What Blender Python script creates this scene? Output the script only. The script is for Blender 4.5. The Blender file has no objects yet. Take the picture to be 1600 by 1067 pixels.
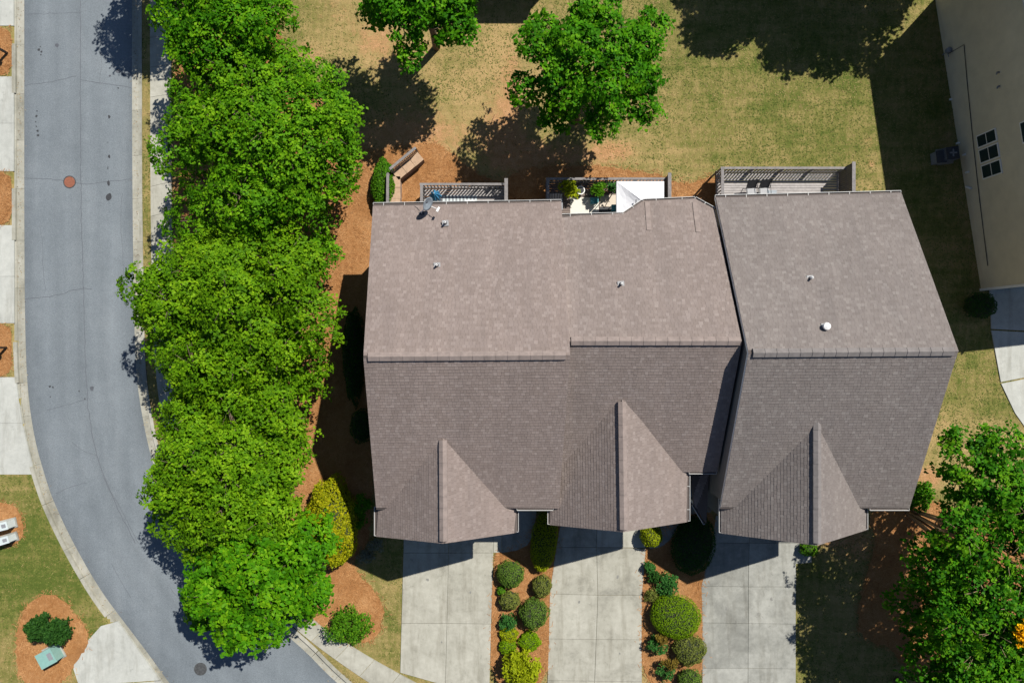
import bpy, math, random
import numpy as np
from mathutils import Vector

random.seed(7)
rng = np.random.default_rng(7)
sc = bpy.context.scene
col = sc.collection
R = math.radians

# ------------------------------------------------------------------ camera, world, sun, exposure
CAM_H = 42.7            # drone height in metres, looking straight down
PX = 25.0               # reference pixels per metre on the ground
cam = bpy.data.cameras.new('camera')
cam.sensor_width = 36.0
cam.lens = 36.0 * CAM_H / 64.0
cam.clip_end = 3000
camo = bpy.data.objects.new('camera', cam)
col.objects.link(camo)
camo.location = (0, 0, CAM_H)
sc.camera = camo

SUN_EL = R(51.5)
SUN_AZ = math.atan2(0.67, 0.742)
sun_dir = Vector((math.sin(SUN_AZ) * math.cos(SUN_EL), math.cos(SUN_AZ) * math.cos(SUN_EL), math.sin(SUN_EL)))
w = bpy.data.worlds.new('World')
sc.world = w
w.use_nodes = True
nt = w.node_tree
sky = nt.nodes.new('ShaderNodeTexSky')
sky.sky_type = 'NISHITA'
sky.sun_disc = False
sky.sun_elevation = SUN_EL
sky.sun_rotation = SUN_AZ
sky.air_density = 0.75
sky.dust_density = 0.2
sky.ozone_density = 2.0
nt.links.new(sky.outputs[0], nt.nodes['Background'].inputs[0])
nt.nodes['Background'].inputs[1].default_value = 0.065
sl = bpy.data.lights.new('sun', 'SUN')
sl.energy = 5.0
sl.angle = R(0.5)
sl.color = (1.0, 0.95, 0.86)
so = bpy.data.objects.new('sun', sl)
col.objects.link(so)
so.location = (30, 35, 60)
so.rotation_euler = sun_dir.to_track_quat('Z', 'Y').to_euler()
sc.view_settings.view_transform = 'Standard'
sc.view_settings.look = 'None'
sc.view_settings.exposure = 0.4
sc.view_settings.gamma = 1.0

# ------------------------------------------------------------------ helpers
def G(px, py, z=0.0):
    """reference pixel -> point of the place at height z"""
    f = (CAM_H - z) / CAM_H / PX
    return Vector(((px - 800) * f, (533.5 - py) * f, z))

def srgb(r, g, b):
    def c(v):
        v /= 255.0
        return v / 12.92 if v <= 0.04045 else ((v + 0.055) / 1.055) ** 2.4
    return (c(r), c(g), c(b), 1)

class MB:
    def __init__(s):
        s.v = []; s.f = []
    def add(s, vs, fs):
        o = len(s.v)
        s.v += [tuple(p) for p in vs]
        s.f += [tuple(i + o for i in f) for f in fs]
        return s
    def box(s, c, d, rz=0.0):
        x, y, z = d[0] / 2, d[1] / 2, d[2] / 2
        ca, sa = math.cos(rz), math.sin(rz)
        vs = []
        for sx, sy, sz in ((-1,-1,-1),(1,-1,-1),(1,1,-1),(-1,1,-1),(-1,-1,1),(1,-1,1),(1,1,1),(-1,1,1)):
            a, b = sx * x, sy * y
            vs.append((c[0] + a * ca - b * sa, c[1] + a * sa + b * ca, c[2] + sz * z))
        return s.add(vs, [(0,3,2,1),(4,5,6,7),(0,1,5,4),(1,2,6,5),(2,3,7,6),(3,0,4,7)])
    def bar(s, a, b, wd, ht):
        """box beam from a to b (centre line); wd horizontal width, ht the other thickness"""
        a = Vector(a); b = Vector(b)
        d = (b - a).normalized()
        up = Vector((0, 0, 1)) if abs(d.z) < 0.95 else Vector((0, 1, 0))
        sd = d.cross(up).normalized() * wd / 2
        u = sd.cross(d).normalized() * ht / 2
        vs = [a - sd - u, a + sd - u, a + sd + u, a - sd + u, b - sd - u, b + sd - u, b + sd + u, b - sd + u]
        return s.add(vs, [(0,1,2,3),(4,7,6,5),(0,4,5,1),(1,5,6,2),(2,6,7,3),(3,7,4,0)])
    def prism(s, pts, z0, z1):
        """vertical prism over a 2-D outline"""
        n = len(pts)
        ar = sum(pts[i][0] * pts[(i + 1) % n][1] - pts[(i + 1) % n][0] * pts[i][1] for i in range(n))
        if ar < 0: pts = pts[::-1]
        vs = [(p[0], p[1], z0) for p in pts] + [(p[0], p[1], z1) for p in pts]
        fs = [tuple(range(n, 2 * n)), tuple(range(n - 1, -1, -1))]
        fs += [(i, (i + 1) % n, (i + 1) % n + n, i + n) for i in range(n)]
        return s.add(vs, fs)
    def slab(s, pts3, th):
        """extrude a 3-D polygon straight down by th"""
        n = len(pts3)
        vs = [tuple(p) for p in pts3] + [(p[0], p[1], p[2] - th) for p in pts3]
        fs = [tuple(range(n)), tuple(range(2 * n - 1, n - 1, -1))]
        fs += [((i + 1) % n, i, i + n, (i + 1) % n + n) for i in range(n)]
        return s.add(vs, fs)
    def tube(s, pts, rad, n=8, cap=True):
        pts = [Vector(p) for p in pts]
        o = len(s.v)
        for i, p in enumerate(pts):
            d = (pts[min(i + 1, len(pts) - 1)] - pts[max(i - 1, 0)]).normalized()
            up = Vector((0, 0, 1)) if abs(d.z) < 0.9 else Vector((1, 0, 0))
            a = d.cross(up).normalized(); b = a.cross(d)
            r = rad[i] if hasattr(rad, '__len__') else rad
            for k in range(n):
                t = 2 * math.pi * k / n
                s.v.append(tuple(p + (a * math.cos(t) + b * math.sin(t)) * r))
        for i in range(len(pts) - 1):
            for k in range(n):
                s.f.append((o + i * n + k, o + i * n + (k + 1) % n, o + (i + 1) * n + (k + 1) % n, o + (i + 1) * n + k))
        if cap:
            s.f.append(tuple(o + k for k in range(n - 1, -1, -1)))
            s.f.append(tuple(o + (len(pts) - 1) * n + k for k in range(n)))
        return s
    def lathe(s, prof, c, n=20):
        o = len(s.v)
        for r, z in prof:
            for k in range(n):
                t = 2 * math.pi * k / n
                s.v.append((c[0] + r * math.cos(t), c[1] + r * math.sin(t), c[2] + z))
        for i in range(len(prof) - 1):
            for k in range(n):
                s.f.append((o + i * n + k, o + i * n + (k + 1) % n, o + (i + 1) * n + (k + 1) % n, o + (i + 1) * n + k))
        s.f.append(tuple(o + k for k in range(n - 1, -1, -1)))
        s.f.append(tuple(o + (len(prof) - 1) * n + k for k in range(n)))
        return s
    def build(s, name, mat, parent=None, smooth=False):
        me = bpy.data.meshes.new(name)
        me.from_pydata(s.v, [], s.f)
        me.materials.append(mat)
        if smooth:
            me.polygons.foreach_set('use_smooth', [True] * len(me.polygons))
        me.update()
        return link(name, me, parent)

def link(name, me, parent=None):
    o = bpy.data.objects.new(name, me)
    col.objects.link(o)
    if parent is not None:
        o.parent = parent
        if parent.type == 'EMPTY' or parent.location.length > 0:
            o.matrix_parent_inverse = parent_inv(parent)
    return o

def parent_inv(p):
    from mathutils import Matrix
    m = Matrix.Translation(p.location)
    if p.parent is not None:
        return m.inverted()
    return m.inverted()

def thing(name, loc, label, cat, group=None):
    o = bpy.data.objects.new(name, None)
    o.empty_display_size = 0.2
    col.objects.link(o)
    o.location = loc
    return tag(o, label, cat, group)

def tag(o, label=None, cat=None, group=None, kind=None):
    if label: o['label'] = label
    if cat: o['category'] = cat
    if group: o['group'] = group
    if kind: o['kind'] = kind
    return o

def struct(o):
    o['kind'] = 'structure'
    return o

def stuff(o):
    o['kind'] = 'stuff'
    return o

def chaikin(pts, it=2, closed=True):
    pts = [Vector((p[0], p[1])) for p in pts]
    for _ in range(it):
        out = []
        n = len(pts)
        rngi = range(n) if closed else range(n - 1)
        if not closed: out.append(pts[0])
        for i in rngi:
            a, b = pts[i], pts[(i + 1) % n]
            out += [a * 0.75 + b * 0.25, a * 0.25 + b * 0.75]
        if not closed: out.append(pts[-1])
        pts = out
    return pts

def resample(pts, step, closed=False):
    pts = [Vector((p[0], p[1])) for p in pts]
    if closed: pts = pts + [pts[0]]
    out = [pts[0]]
    for a, b in zip(pts[:-1], pts[1:]):
        L = (b - a).length
        n = max(1, int(round(L / step)))
        out += [a.lerp(b, (k + 1) / n) for k in range(n)]
    if closed: out = out[:-1]
    return out

def offset_line(pts, d):
    out = []
    for i, p in enumerate(pts):
        t = (pts[min(i + 1, len(pts) - 1)] - pts[max(i - 1, 0)]).normalized()
        out.append(p + Vector((t.y, -t.x)) * d)      # right-hand side of travel
    return out

def rough(pts, step=0.18, amp=0.05):
    pts = resample(pts, step, True)
    return [p + Vector((random.gauss(0, amp), random.gauss(0, amp))) for p in pts]

# ------------------------------------------------------------------ material helpers
def new_mat(name):
    m = bpy.data.materials.new(name)
    m.use_nodes = True
    return m, m.node_tree.nodes, m.node_tree.links, m.node_tree.nodes['Principled BSDF']

def noise(ns, ls, scale, detail=4, rough_=0.6, vec=None, dist=0.0):
    n = ns.new('ShaderNodeTexNoise')
    n.inputs['Scale'].default_value = scale
    n.inputs['Detail'].default_value = detail
    n.inputs['Roughness'].default_value = rough_
    n.inputs['Distortion'].default_value = dist
    if vec is not None: ls.new(vec, n.inputs['Vector'])
    return n.outputs['Fac']

def ramp(ns, ls, fac, stops):
    r = ns.new('ShaderNodeValToRGB')
    e = r.color_ramp.elements
    while len(e) < len(stops): e.new(0.5)
    for i, (p, c) in enumerate(stops):
        e[i].position = p
        e[i].color = c if len(c) == 4 else (*c, 1)
    ls.new(fac, r.inputs[0])
    return r.outputs[0]

def mix(ns, ls, fac, a, b, mode='MIX'):
    m = ns.new('ShaderNodeMix')
    m.data_type = 'RGBA'
    m.blend_type = mode
    for sock, v in ((m.inputs[0], fac), (m.inputs[6], a), (m.inputs[7], b)):
        if hasattr(v, 'is_output'): ls.new(v, sock)
        else: sock.default_value = v if not isinstance(v, tuple) or len(v) == 4 else (*v, 1)
    return m.outputs[2]

def math_(ns, ls, op, a, b=None, clamp=False):
    m = ns.new('ShaderNodeMath')
    m.operation = op
    m.use_clamp = clamp
    for sock, v in zip(m.inputs, (a, b)):
        if v is None: continue
        if hasattr(v, 'is_output'): ls.new(v, sock)
        else: sock.default_value = v
    return m.outputs[0]

def coords(ns, ls, scale=(1, 1, 1), which='Object'):
    t = ns.new('ShaderNodeTexCoord')
    mp = ns.new('ShaderNodeMapping')
    mp.inputs['Scale'].default_value = scale
    ls.new(t.outputs[which], mp.inputs[0])
    return mp.outputs[0]

def wcoords(ns, ls, scale=(1, 1, 1)):
    g = ns.new('ShaderNodeNewGeometry')
    mp = ns.new('ShaderNodeMapping')
    mp.inputs['Scale'].default_value = scale
    ls.new(g.outputs['Position'], mp.inputs[0])
    return mp.outputs[0]

def bump(ns, ls, bs, h, strength=0.4, dist=0.02):
    b = ns.new('ShaderNodeBump')
    b.inputs['Strength'].default_value = strength
    b.inputs['Distance'].default_value = dist
    ls.new(h, b.inputs['Height'])
    ls.new(b.outputs[0], bs.inputs['Normal'])

def simple(name, c, rough_=0.6, var=0.15, scale=6.0, metal=0.0, bmp=0.0):
    m, ns, ls, bs = new_mat(name)
    v = wcoords(ns, ls)
    f = noise(ns, ls, scale, 5, 0.65, v)
    lo = tuple(x * (1 - var) for x in c[:3]); hi = tuple(min(1, x * (1 + var)) for x in c[:3])
    ls.new(ramp(ns, ls, f, [(0.25, lo), (0.75, hi)]), bs.inputs['Base Color'])
    bs.inputs['Roughness'].default_value = rough_
    bs.inputs['Metallic'].default_value = metal
    if bmp: bump(ns, ls, bs, f, bmp, 0.01)
    return m

def island_rand(ns):
    return ns.new('ShaderNodeNewGeometry').outputs['Random Per Island']

def leaf_mat(name, dark, mid, light, trans=0.26, clump=0.7):
    m, ns, ls, bs = new_mat(name)
    v = wcoords(ns, ls)
    f = noise(ns, ls, clump, 3, 0.6, v)
    r = island_rand(ns)
    tn = ns.new('ShaderNodeAttribute'); tn.attribute_name = 'tone'
    t = math_(ns, ls, 'ADD', math_(ns, ls, 'MULTIPLY', r, 0.28), math_(ns, ls, 'MULTIPLY', f, 0.4))
    t = math_(ns, ls, 'ADD', t, math_(ns, ls, 'MULTIPLY', tn.outputs['Fac'], 0.36))
    c = ramp(ns, ls, t, [(0.2, dark), (0.52, mid), (0.85, light)])
    ls.new(c, bs.inputs['Base Color'])
    bs.inputs['Roughness'].default_value = 0.55
    bs.inputs['Specular IOR Level'].default_value = 0.07
    tr = ns.new('ShaderNodeBsdfTranslucent')
    ls.new(mix(ns, ls, 1.0, c, (1.25, 1.25, 0.55, 1), 'MULTIPLY'), tr.inputs[0])
    ms = ns.new('ShaderNodeMixShader')
    ms.inputs[0].default_value = trans
    ls.new(bs.outputs[0], ms.inputs[1]); ls.new(tr.outputs[0], ms.inputs[2])
    ls.new(ms.outputs[0], ns['Material Output'].inputs[0])
    return m

M = {}
# ground: grass / dry grass / bare soil mixed by what grows where (mesh attributes) and noise
def mat_ground():
    m, ns, ls, bs = new_mat('lawn_ground')
    v = wcoords(ns, ls)
    a1 = ns.new('ShaderNodeAttribute'); a1.attribute_name = 'green'
    a2 = ns.new('ShaderNodeAttribute'); a2.attribute_name = 'soil'
    big = noise(ns, ls, 0.45, 6, 0.65, v, 0.3)
    medn = noise(ns, ls, 2.2, 6, 0.7, v, 0.4)
    fine = noise(ns, ls, 14, 4, 0.75, v)
    streak = noise(ns, ls, 1.0, 5, 0.7, wcoords(ns, ls, (3.5, 0.6, 1)))
    t = math_(ns, ls, 'ADD', a1.outputs['Fac'], math_(ns, ls, 'MULTIPLY', math_(ns, ls, 'SUBTRACT', big, 0.5), 1.3))
    t = math_(ns, ls, 'ADD', t, math_(ns, ls, 'MULTIPLY', math_(ns, ls, 'SUBTRACT', medn, 0.5), 0.9))
    t = math_(ns, ls, 'ADD', t, math_(ns, ls, 'MULTIPLY', math_(ns, ls, 'SUBTRACT', streak, 0.5), 1.0))
    band = noise(ns, ls, 1.0, 3, 0.6, wcoords(ns, ls, (0.25, 1.8, 1)))
    t = math_(ns, ls, 'ADD', t, math_(ns, ls, 'MULTIPLY', math_(ns, ls, 'SUBTRACT', band, 0.5), 0.9))
    t = math_(ns, ls, 'ADD', t, math_(ns, ls, 'MULTIPLY', math_(ns, ls, 'SUBTRACT', fine, 0.5), 0.9), True)
    g = ramp(ns, ls, t, [(0.0, (0.39, 0.275, 0.125)), (0.35, (0.275, 0.22, 0.085)), (0.7, (0.165, 0.16, 0.045)), (1.0, (0.085, 0.115, 0.022))])
    soil = ramp(ns, ls, medn, [(0.3, (0.33, 0.165, 0.07)), (0.7, (0.47, 0.28, 0.145))])
    s = math_(ns, ls, 'ADD', a2.outputs['Fac'], math_(ns, ls, 'MULTIPLY', math_(ns, ls, 'SUBTRACT', medn, 0.5), 1.3))
    s = math_(ns, ls, 'ADD', s, math_(ns, ls, 'MULTIPLY', math_(ns, ls, 'SUBTRACT', fine, 0.5), 0.5))
    s = ramp(ns, ls, s, [(0.35, (0, 0, 0)), (0.7, (1, 1, 1))])
    c = mix(ns, ls, s, g, soil)
    c = mix(ns, ls, 1.0, c, ramp(ns, ls, fine, [(0.25, (0.62, 0.62, 0.62)), (0.75, (1.3, 1.3, 1.3))]), 'MULTIPLY')
    ls.new(c, bs.inputs['Base Color'])
    bs.inputs['Roughness'].default_value = 0.95
    bs.inputs['Specular IOR Level'].default_value = 0.1
    h = math_(ns, ls, 'ADD', math_(ns, ls, 'MULTIPLY', medn, 0.6), fine)
    bump(ns, ls, bs, h, 0.8, 0.06)
    return m
M['ground'] = mat_ground()

def mat_straw():
    m, ns, ls, bs = new_mat('pine_straw')
    v = wcoords(ns, ls)
    a = noise(ns, ls, 0.7, 5, 0.6, v, 0.5)
    b = noise(ns, ls, 5, 6, 0.75, v, 0.8)
    c_ = noise(ns, ls, 26, 3, 0.7, wcoords(ns, ls, (1, 2.4, 1)))
    c = ramp(ns, ls, math_(ns, ls, 'ADD', math_(ns, ls, 'MULTIPLY', a, 0.5), math_(ns, ls, 'MULTIPLY', b, 0.5)),
             [(0.28, (0.23, 0.10, 0.036)), (0.5, (0.37, 0.18, 0.07)), (0.72, (0.50, 0.285, 0.135))])
    c = mix(ns, ls, 1.0, c, ramp(ns, ls, c_, [(0.25, (0.6, 0.6, 0.6)), (0.75, (1.3, 1.3, 1.3))]), 'MULTIPLY')
    ls.new(c, bs.inputs['Base Color'])
    bs.inputs['Roughness'].default_value = 0.9
    bs.inputs['Specular IOR Level'].default_value = 0.1
    bump(ns, ls, bs, math_(ns, ls, 'ADD', b, c_), 0.9, 0.05)
    return m
M['straw'] = mat_straw()

def mat_asphalt():
    m, ns, ls, bs = new_mat('asphalt')
    v = wcoords(ns, ls)
    a = noise(ns, ls, 0.18, 5, 0.6, v, 0.3)
    b = noise(ns, ls, 1.6, 5, 0.65, v)
    st = noise(ns, ls, 0.5, 5, 0.65, wcoords(ns, ls, (1.8, 0.13, 1)))
    f = noise(ns, ls, 38, 2, 0.8, v)
    t = math_(ns, ls, 'ADD', math_(ns, ls, 'MULTIPLY', a, 0.45), math_(ns, ls, 'ADD', math_(ns, ls, 'MULTIPLY', b, 0.2), math_(ns, ls, 'MULTIPLY', st, 0.35)))
    c = ramp(ns, ls, t, [(0.34, (0.128, 0.149, 0.168)), (0.5, (0.160, 0.184, 0.205)), (0.66, (0.198, 0.224, 0.246))])
    c = mix(ns, ls, 1.0, c, ramp(ns, ls, f, [(0.2, (0.5, 0.5, 0.5)), (0.8, (1.45, 1.45, 1.45))]), 'MULTIPLY')
    f2 = noise(ns, ls, 11, 4, 0.8, v)
    c = mix(ns, ls, 1.0, c, ramp(ns, ls, f2, [(0.25, (0.82, 0.82, 0.82)), (0.75, (1.15, 1.15, 1.15))]), 'MULTIPLY')
    ac = ns.new('ShaderNodeAttribute'); ac.attribute_name = 'across'
    wob = math_(ns, ls, 'ADD', ac.outputs['Fac'], math_(ns, ls, 'MULTIPLY', math_(ns, ls, 'SUBTRACT', b, 0.5), 0.06))
    k_ = lambda q: (q, q, q)
    lane = ramp(ns, ls, wob, [(0.0, k_(0.86)), (0.08, k_(0.96)), (0.2, k_(1.06)), (0.3, k_(0.97)), (0.4, k_(1.04)), (0.5, k_(0.93)), (0.6, k_(1.05)), (0.7, k_(1.0)), (0.8, k_(1.08)), (0.92, k_(1.0)), (1.0, k_(0.85))])
    c = mix(ns, ls, 1.0, c, lane, 'MULTIPLY')
    ls.new(c, bs.inputs['Base Color'])
    bs.inputs['Roughness'].default_value = 0.85
    bs.inputs['Specular IOR Level'].default_value = 0.25
    bump(ns, ls, bs, f, 0.5, 0.01)
    return m
M['asphalt'] = mat_asphalt()

def mat_concrete(name, lo, hi, stain=0.8):
    m, ns, ls, bs = new_mat(name)
    v = wcoords(ns, ls)
    oi = ns.new('ShaderNodeObjectInfo')
    a = noise(ns, ls, 0.6, 6, 0.65, v, 0.6)
    b = noise(ns, ls, 3.0, 6, 0.7, v)
    f = noise(ns, ls, 40, 2, 0.7, v)
    t = math_(ns, ls, 'ADD', math_(ns, ls, 'MULTIPLY', a, 0.55), math_(ns, ls, 'MULTIPLY', b, 0.35))
    t = math_(ns, ls, 'ADD', t, math_(ns, ls, 'MULTIPLY', oi.outputs['Random'], 0.12))
    c = ramp(ns, ls, t, [(0.30, tuple(x * stain for x in lo)), (0.47, lo), (0.66, hi)])
    ty = noise(ns, ls, 1.0, 5, 0.65, wcoords(ns, ls, (1.5, 0.22, 1)))
    c = mix(ns, ls, 1.0, c, ramp(ns, ls, ty, [(0.34, (0.80, 0.79, 0.77)), (0.5, (1.0, 1.0, 1.0))]), 'MULTIPLY')
    sp = noise(ns, ls, 2.3, 8, 0.8, v, 1.0)
    c = mix(ns, ls, 1.0, c, ramp(ns, ls, sp, [(0.30, (0.66, 0.66, 0.66)), (0.42, (1.0, 1.0, 1.0))]), 'MULTIPLY')
    c = mix(ns, ls, 1.0, c, ramp(ns, ls, f, [(0.2, (0.85, 0.85, 0.85)), (0.8, (1.12, 1.12, 1.12))]), 'MULTIPLY')
    ls.new(c, bs.inputs['Base Color'])
    bs.inputs['Roughness'].default_value = 0.85
    bs.inputs['Specular IOR Level'].default_value = 0.2
    bump(ns, ls, bs, b, 0.2, 0.01)
    return m
M['concrete'] = mat_concrete('concrete', (0.325, 0.318, 0.272), (0.425, 0.418, 0.365), 0.62)
M['concrete_pale'] = mat_concrete('pale_concrete', (0.385, 0.395, 0.37), (0.465, 0.475, 0.445), 0.78)
M['concrete_grey'] = mat_concrete('grey_concrete', (0.235, 0.238, 0.218), (0.35, 0.353, 0.325), 0.68)
M['curb'] = mat_concrete('curb_concrete', (0.30, 0.295, 0.25), (0.41, 0.40, 0.35), 0.65)

def mat_shingle(name, a, b, c, d):
    m, ns, ls, bs = new_mat(name)
    r = island_rand(ns)
    v = wcoords(ns, ls)
    big = noise(ns, ls, 0.35, 4, 0.6, v)
    f = noise(ns, ls, 22, 3, 0.75, v)
    stk = noise(ns, ls, 1.0, 4, 0.6, wcoords(ns, ls, (1.6, 0.16, 0.16)))
    cc = ramp(ns, ls, r, [(0.0, a), (0.4, b), (0.8, c), (1.0, d)])
    cc = mix(ns, ls, 1.0, cc, ramp(ns, ls, big, [(0.3, (0.95, 0.95, 0.95)), (0.7, (1.05, 1.05, 1.05))]), 'MULTIPLY')
    cc = mix(ns, ls, 1.0, cc, ramp(ns, ls, stk, [(0.3, (0.92, 0.925, 0.93)), (0.6, (1.03, 1.03, 1.025))]), 'MULTIPLY')
    cc = mix(ns, ls, 1.0, cc, ramp(ns, ls, f, [(0.2, (0.84, 0.84, 0.84)), (0.8, (1.14, 1.14, 1.14))]), 'MULTIPLY')
    ls.new(cc, bs.inputs['Base Color'])
    bs.inputs['Roughness'].default_value = 0.9
    bs.inputs['Specular IOR Level'].default_value = 0.15
    return m
M['shingle_brown'] = mat_shingle('brown_shingle', (0.195, 0.157, 0.143), (0.211, 0.171, 0.157), (0.223, 0.182, 0.168), (0.25, 0.207, 0.192))
M['shingle_mid'] = mat_shingle('taupe_shingle', (0.188, 0.154, 0.141), (0.204, 0.168, 0.155), (0.215, 0.178, 0.165), (0.242, 0.204, 0.19))
M['shingle_grey'] = mat_shingle('grey_brown_shingle', (0.163, 0.142, 0.134), (0.177, 0.155, 0.147), (0.187, 0.165, 0.156), (0.212, 0.19, 0.18))
M['ridge_brown'] = simple('ridge_cap_brown', (0.215, 0.175, 0.16), 0.9, 0.25, 3.0)
M['ridge_grey'] = simple('ridge_cap_grey', (0.165, 0.15, 0.146), 0.9, 0.25, 3.0)
M['underlay'] = simple('roof_underlay', (0.08, 0.065, 0.06), 0.9, 0.1)
M['white'] = simple('white_paint', (0.78, 0.78, 0.77), 0.4, 0.06, 2.0)
M['gutter_white'] = simple('dull_white_aluminium', (0.52, 0.52, 0.51), 0.5, 0.12, 2.0)
M['siding'] = simple('taupe_siding', (0.17, 0.165, 0.155), 0.7, 0.08, 1.5)
M['siding_olive'] = simple('olive_lap_siding', (0.62, 0.55, 0.40), 0.65, 0.10, 1.2)
M['wood_grey'] = simple('weathered_grey_wood', (0.19, 0.178, 0.178), 0.8, 0.3, 5.0, bmp=0.2)
M['wood_floor'] = simple('weathered_deck_board', (0.33, 0.31, 0.305), 0.8, 0.22, 5.0, bmp=0.2)
M['wood_dark'] = simple('dark_stained_wood', (0.075, 0.064, 0.064), 0.8, 0.3, 5.0)
M['wood_brown'] = simple('brown_deck_board', (0.16, 0.125, 0.11), 0.8, 0.3, 5.0)
M['block_tan'] = simple('tan_wall_block', (0.40, 0.275, 0.185), 0.9, 0.25, 5.0, bmp=0.5)
M['block_face'] = simple('grey_brown_wall_face', (0.24, 0.18, 0.15), 0.9, 0.3, 5.0, bmp=0.5)
M['black'] = simple('black_metal', (0.012, 0.012, 0.013), 0.4, 0.2)
M['dark'] = simple('dark_grey_fabric', (0.045, 0.047, 0.052), 0.8, 0.2)
M['grey'] = simple('mid_grey_metal', (0.22, 0.23, 0.25), 0.5, 0.1)
M['dish'] = simple('dish_grey', (0.20, 0.235, 0.27), 0.5, 0.08)
M['blue'] = simple('blue_cloth', (0.035, 0.20, 0.36), 0.8, 0.2, 8.0)
M['teal'] = simple('teal_plastic', (0.07, 0.30, 0.33), 0.5, 0.15)
M['utility_teal'] = simple('pale_green_steel', (0.20, 0.36, 0.33), 0.5, 0.1)
M['utility_white'] = simple('pale_steel_box', (0.50, 0.56, 0.57), 0.45, 0.08)
M['cloth_white'] = simple('white_canvas', (0.74, 0.75, 0.80), 0.8, 0.05, 3.0, bmp=0.3)
M['rug_white'] = simple('cream_rug', (0.62, 0.60, 0.54), 0.9, 0.08, 8.0)
M['rug_beige'] = simple('beige_rug', (0.55, 0.48, 0.40), 0.9, 0.08, 8.0)
M['rust'] = simple('rusted_iron', (0.23, 0.085, 0.05), 0.85, 0.25, 8.0, bmp=0.5)
M['iron'] = simple('grey_iron', (0.055, 0.058, 0.06), 0.7, 0.5, 8.0, bmp=0.5)
M['tar'] = simple('dark_tar', (0.035, 0.037, 0.042), 0.8, 0.3, 6.0)
M['crack'] = simple('sealed_crack', (0.085, 0.092, 0.108), 0.9, 0.3, 6.0)
M['bark'] = simple('tree_bark', (0.12, 0.085, 0.06), 0.9, 0.4, 7.0, bmp=0.6)
M['bark_pale'] = simple('smooth_pale_bark', (0.34, 0.235, 0.14), 0.7, 0.3, 4.0, bmp=0.3)
M['copper'] = simple('flashing', (0.30, 0.30, 0.31), 0.4, 0.2)
m_, ns_, ls_, bs_ = new_mat('window_glass')
bs_.inputs['Base Color'].default_value = (0.02, 0.035, 0.035, 1)
bs_.inputs['Roughness'].default_value = 0.08
M['glass'] = m_

M['leaf_row'] = leaf_mat('leaf_street_tree', (0.030, 0.095, 0.002), (0.105, 0.245, 0.005), (0.225, 0.385, 0.010), 0.3)
M['leaf_row3'] = leaf_mat('leaf_street_tree_fresh', (0.024, 0.095, 0.002), (0.085, 0.24, 0.005), (0.20, 0.385, 0.009), 0.3)
M['leaf_row2'] = leaf_mat('leaf_street_tree_deep', (0.018, 0.09, 0.002), (0.065, 0.225, 0.004), (0.185, 0.37, 0.008), 0.3)
M['leaf_back'] = leaf_mat('leaf_maple', (0.014, 0.08, 0.002), (0.052, 0.205, 0.004), (0.15, 0.345, 0.008), 0.3)
M['leaf_right'] = leaf_mat('leaf_myrtle', (0.010, 0.068, 0.003), (0.045, 0.185, 0.005), (0.155, 0.33, 0.010), 0.28)
M['leaf_gold'] = leaf_mat('leaf_golden', (0.14, 0.20, 0.006), (0.28, 0.30, 0.006), (0.44, 0.39, 0.010), 0.28, 0.6)
M['leaf_box'] = leaf_mat('leaf_boxwood', (0.05, 0.11, 0.014), (0.095, 0.175, 0.024), (0.155, 0.24, 0.038), 0.2, 2.0)
M['leaf_olive'] = leaf_mat('leaf_olive_green', (0.08, 0.11, 0.018), (0.145, 0.175, 0.032), (0.22, 0.235, 0.06), 0.2, 2.0)
M['leaf_lime'] = leaf_mat('leaf_lime', (0.09, 0.19, 0.004), (0.16, 0.29, 0.005), (0.25, 0.38, 0.010), 0.3, 2.0)
M['leaf_yellowlime'] = leaf_mat('leaf_yellow_lime', (0.16, 0.22, 0.005), (0.27, 0.33, 0.008), (0.38, 0.42, 0.012), 0.3, 2.0)
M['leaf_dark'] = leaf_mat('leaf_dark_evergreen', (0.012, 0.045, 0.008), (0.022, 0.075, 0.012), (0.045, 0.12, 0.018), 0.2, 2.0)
M['leaf_blue'] = leaf_mat('leaf_blue_green', (0.02, 0.085, 0.015), (0.035, 0.13, 0.025), (0.07, 0.19, 0.035), 0.2, 2.0)
M['leaf_bronze'] = leaf_mat('leaf_bronze', (0.09, 0.075, 0.015), (0.17, 0.12, 0.02), (0.26, 0.18, 0.03), 0.2, 2.0)
M['leaf_hedge'] = leaf_mat('leaf_bright_hedge', (0.025, 0.11, 0.005), (0.07, 0.20, 0.008), (0.15, 0.31, 0.012), 0.3, 2.5)
M['leaf_grey'] = leaf_mat('leaf_grey_green', (0.09, 0.11, 0.08), (0.17, 0.19, 0.15), (0.28, 0.29, 0.24), 0.2, 2.0)
M['twig'] = simple('inner_twigs', (0.02, 0.026, 0.010), 0.95, 0.4, 8.0)
M['flower'] = leaf_mat('yellow_petals', (0.70, 0.34, 0.004), (0.85, 0.48, 0.006), (0.90, 0.60, 0.01), 0.3, 2.0)

# ------------------------------------------------------------------ road outline
road_left = [(36, -700), (36, -200), (36, 0), (36, 350), (37, 510), (41, 612), (52, 687), (69, 747), (82.5, 786), (113.5, 851),
             (155, 923), (192, 972), (234, 1027), (262, 1067), (330, 1150), (420, 1240), (560, 1340), (800, 1450), (1100, 1500), (1600, 1510)]
road_right = [(205, -700), (205, -200), (205, 0), (205, 200), (206, 350), (207, 425), (210, 575), (219, 642), (234, 715), (262, 795), (308, 868),
              (372, 935), (465, 1006), (520, 1064), (590, 1120), (700, 1195), (850, 1255), (1100, 1300), (1600, 1310)]
g2 = lambda pts: [G(*p).to_2d() for p in pts]
RL = resample(chaikin(g2(road_left), 2, False), 0.6)
RR = resample(chaikin(g2(road_right), 2, False), 0.6)
ROAD_Z = -0.11

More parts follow.
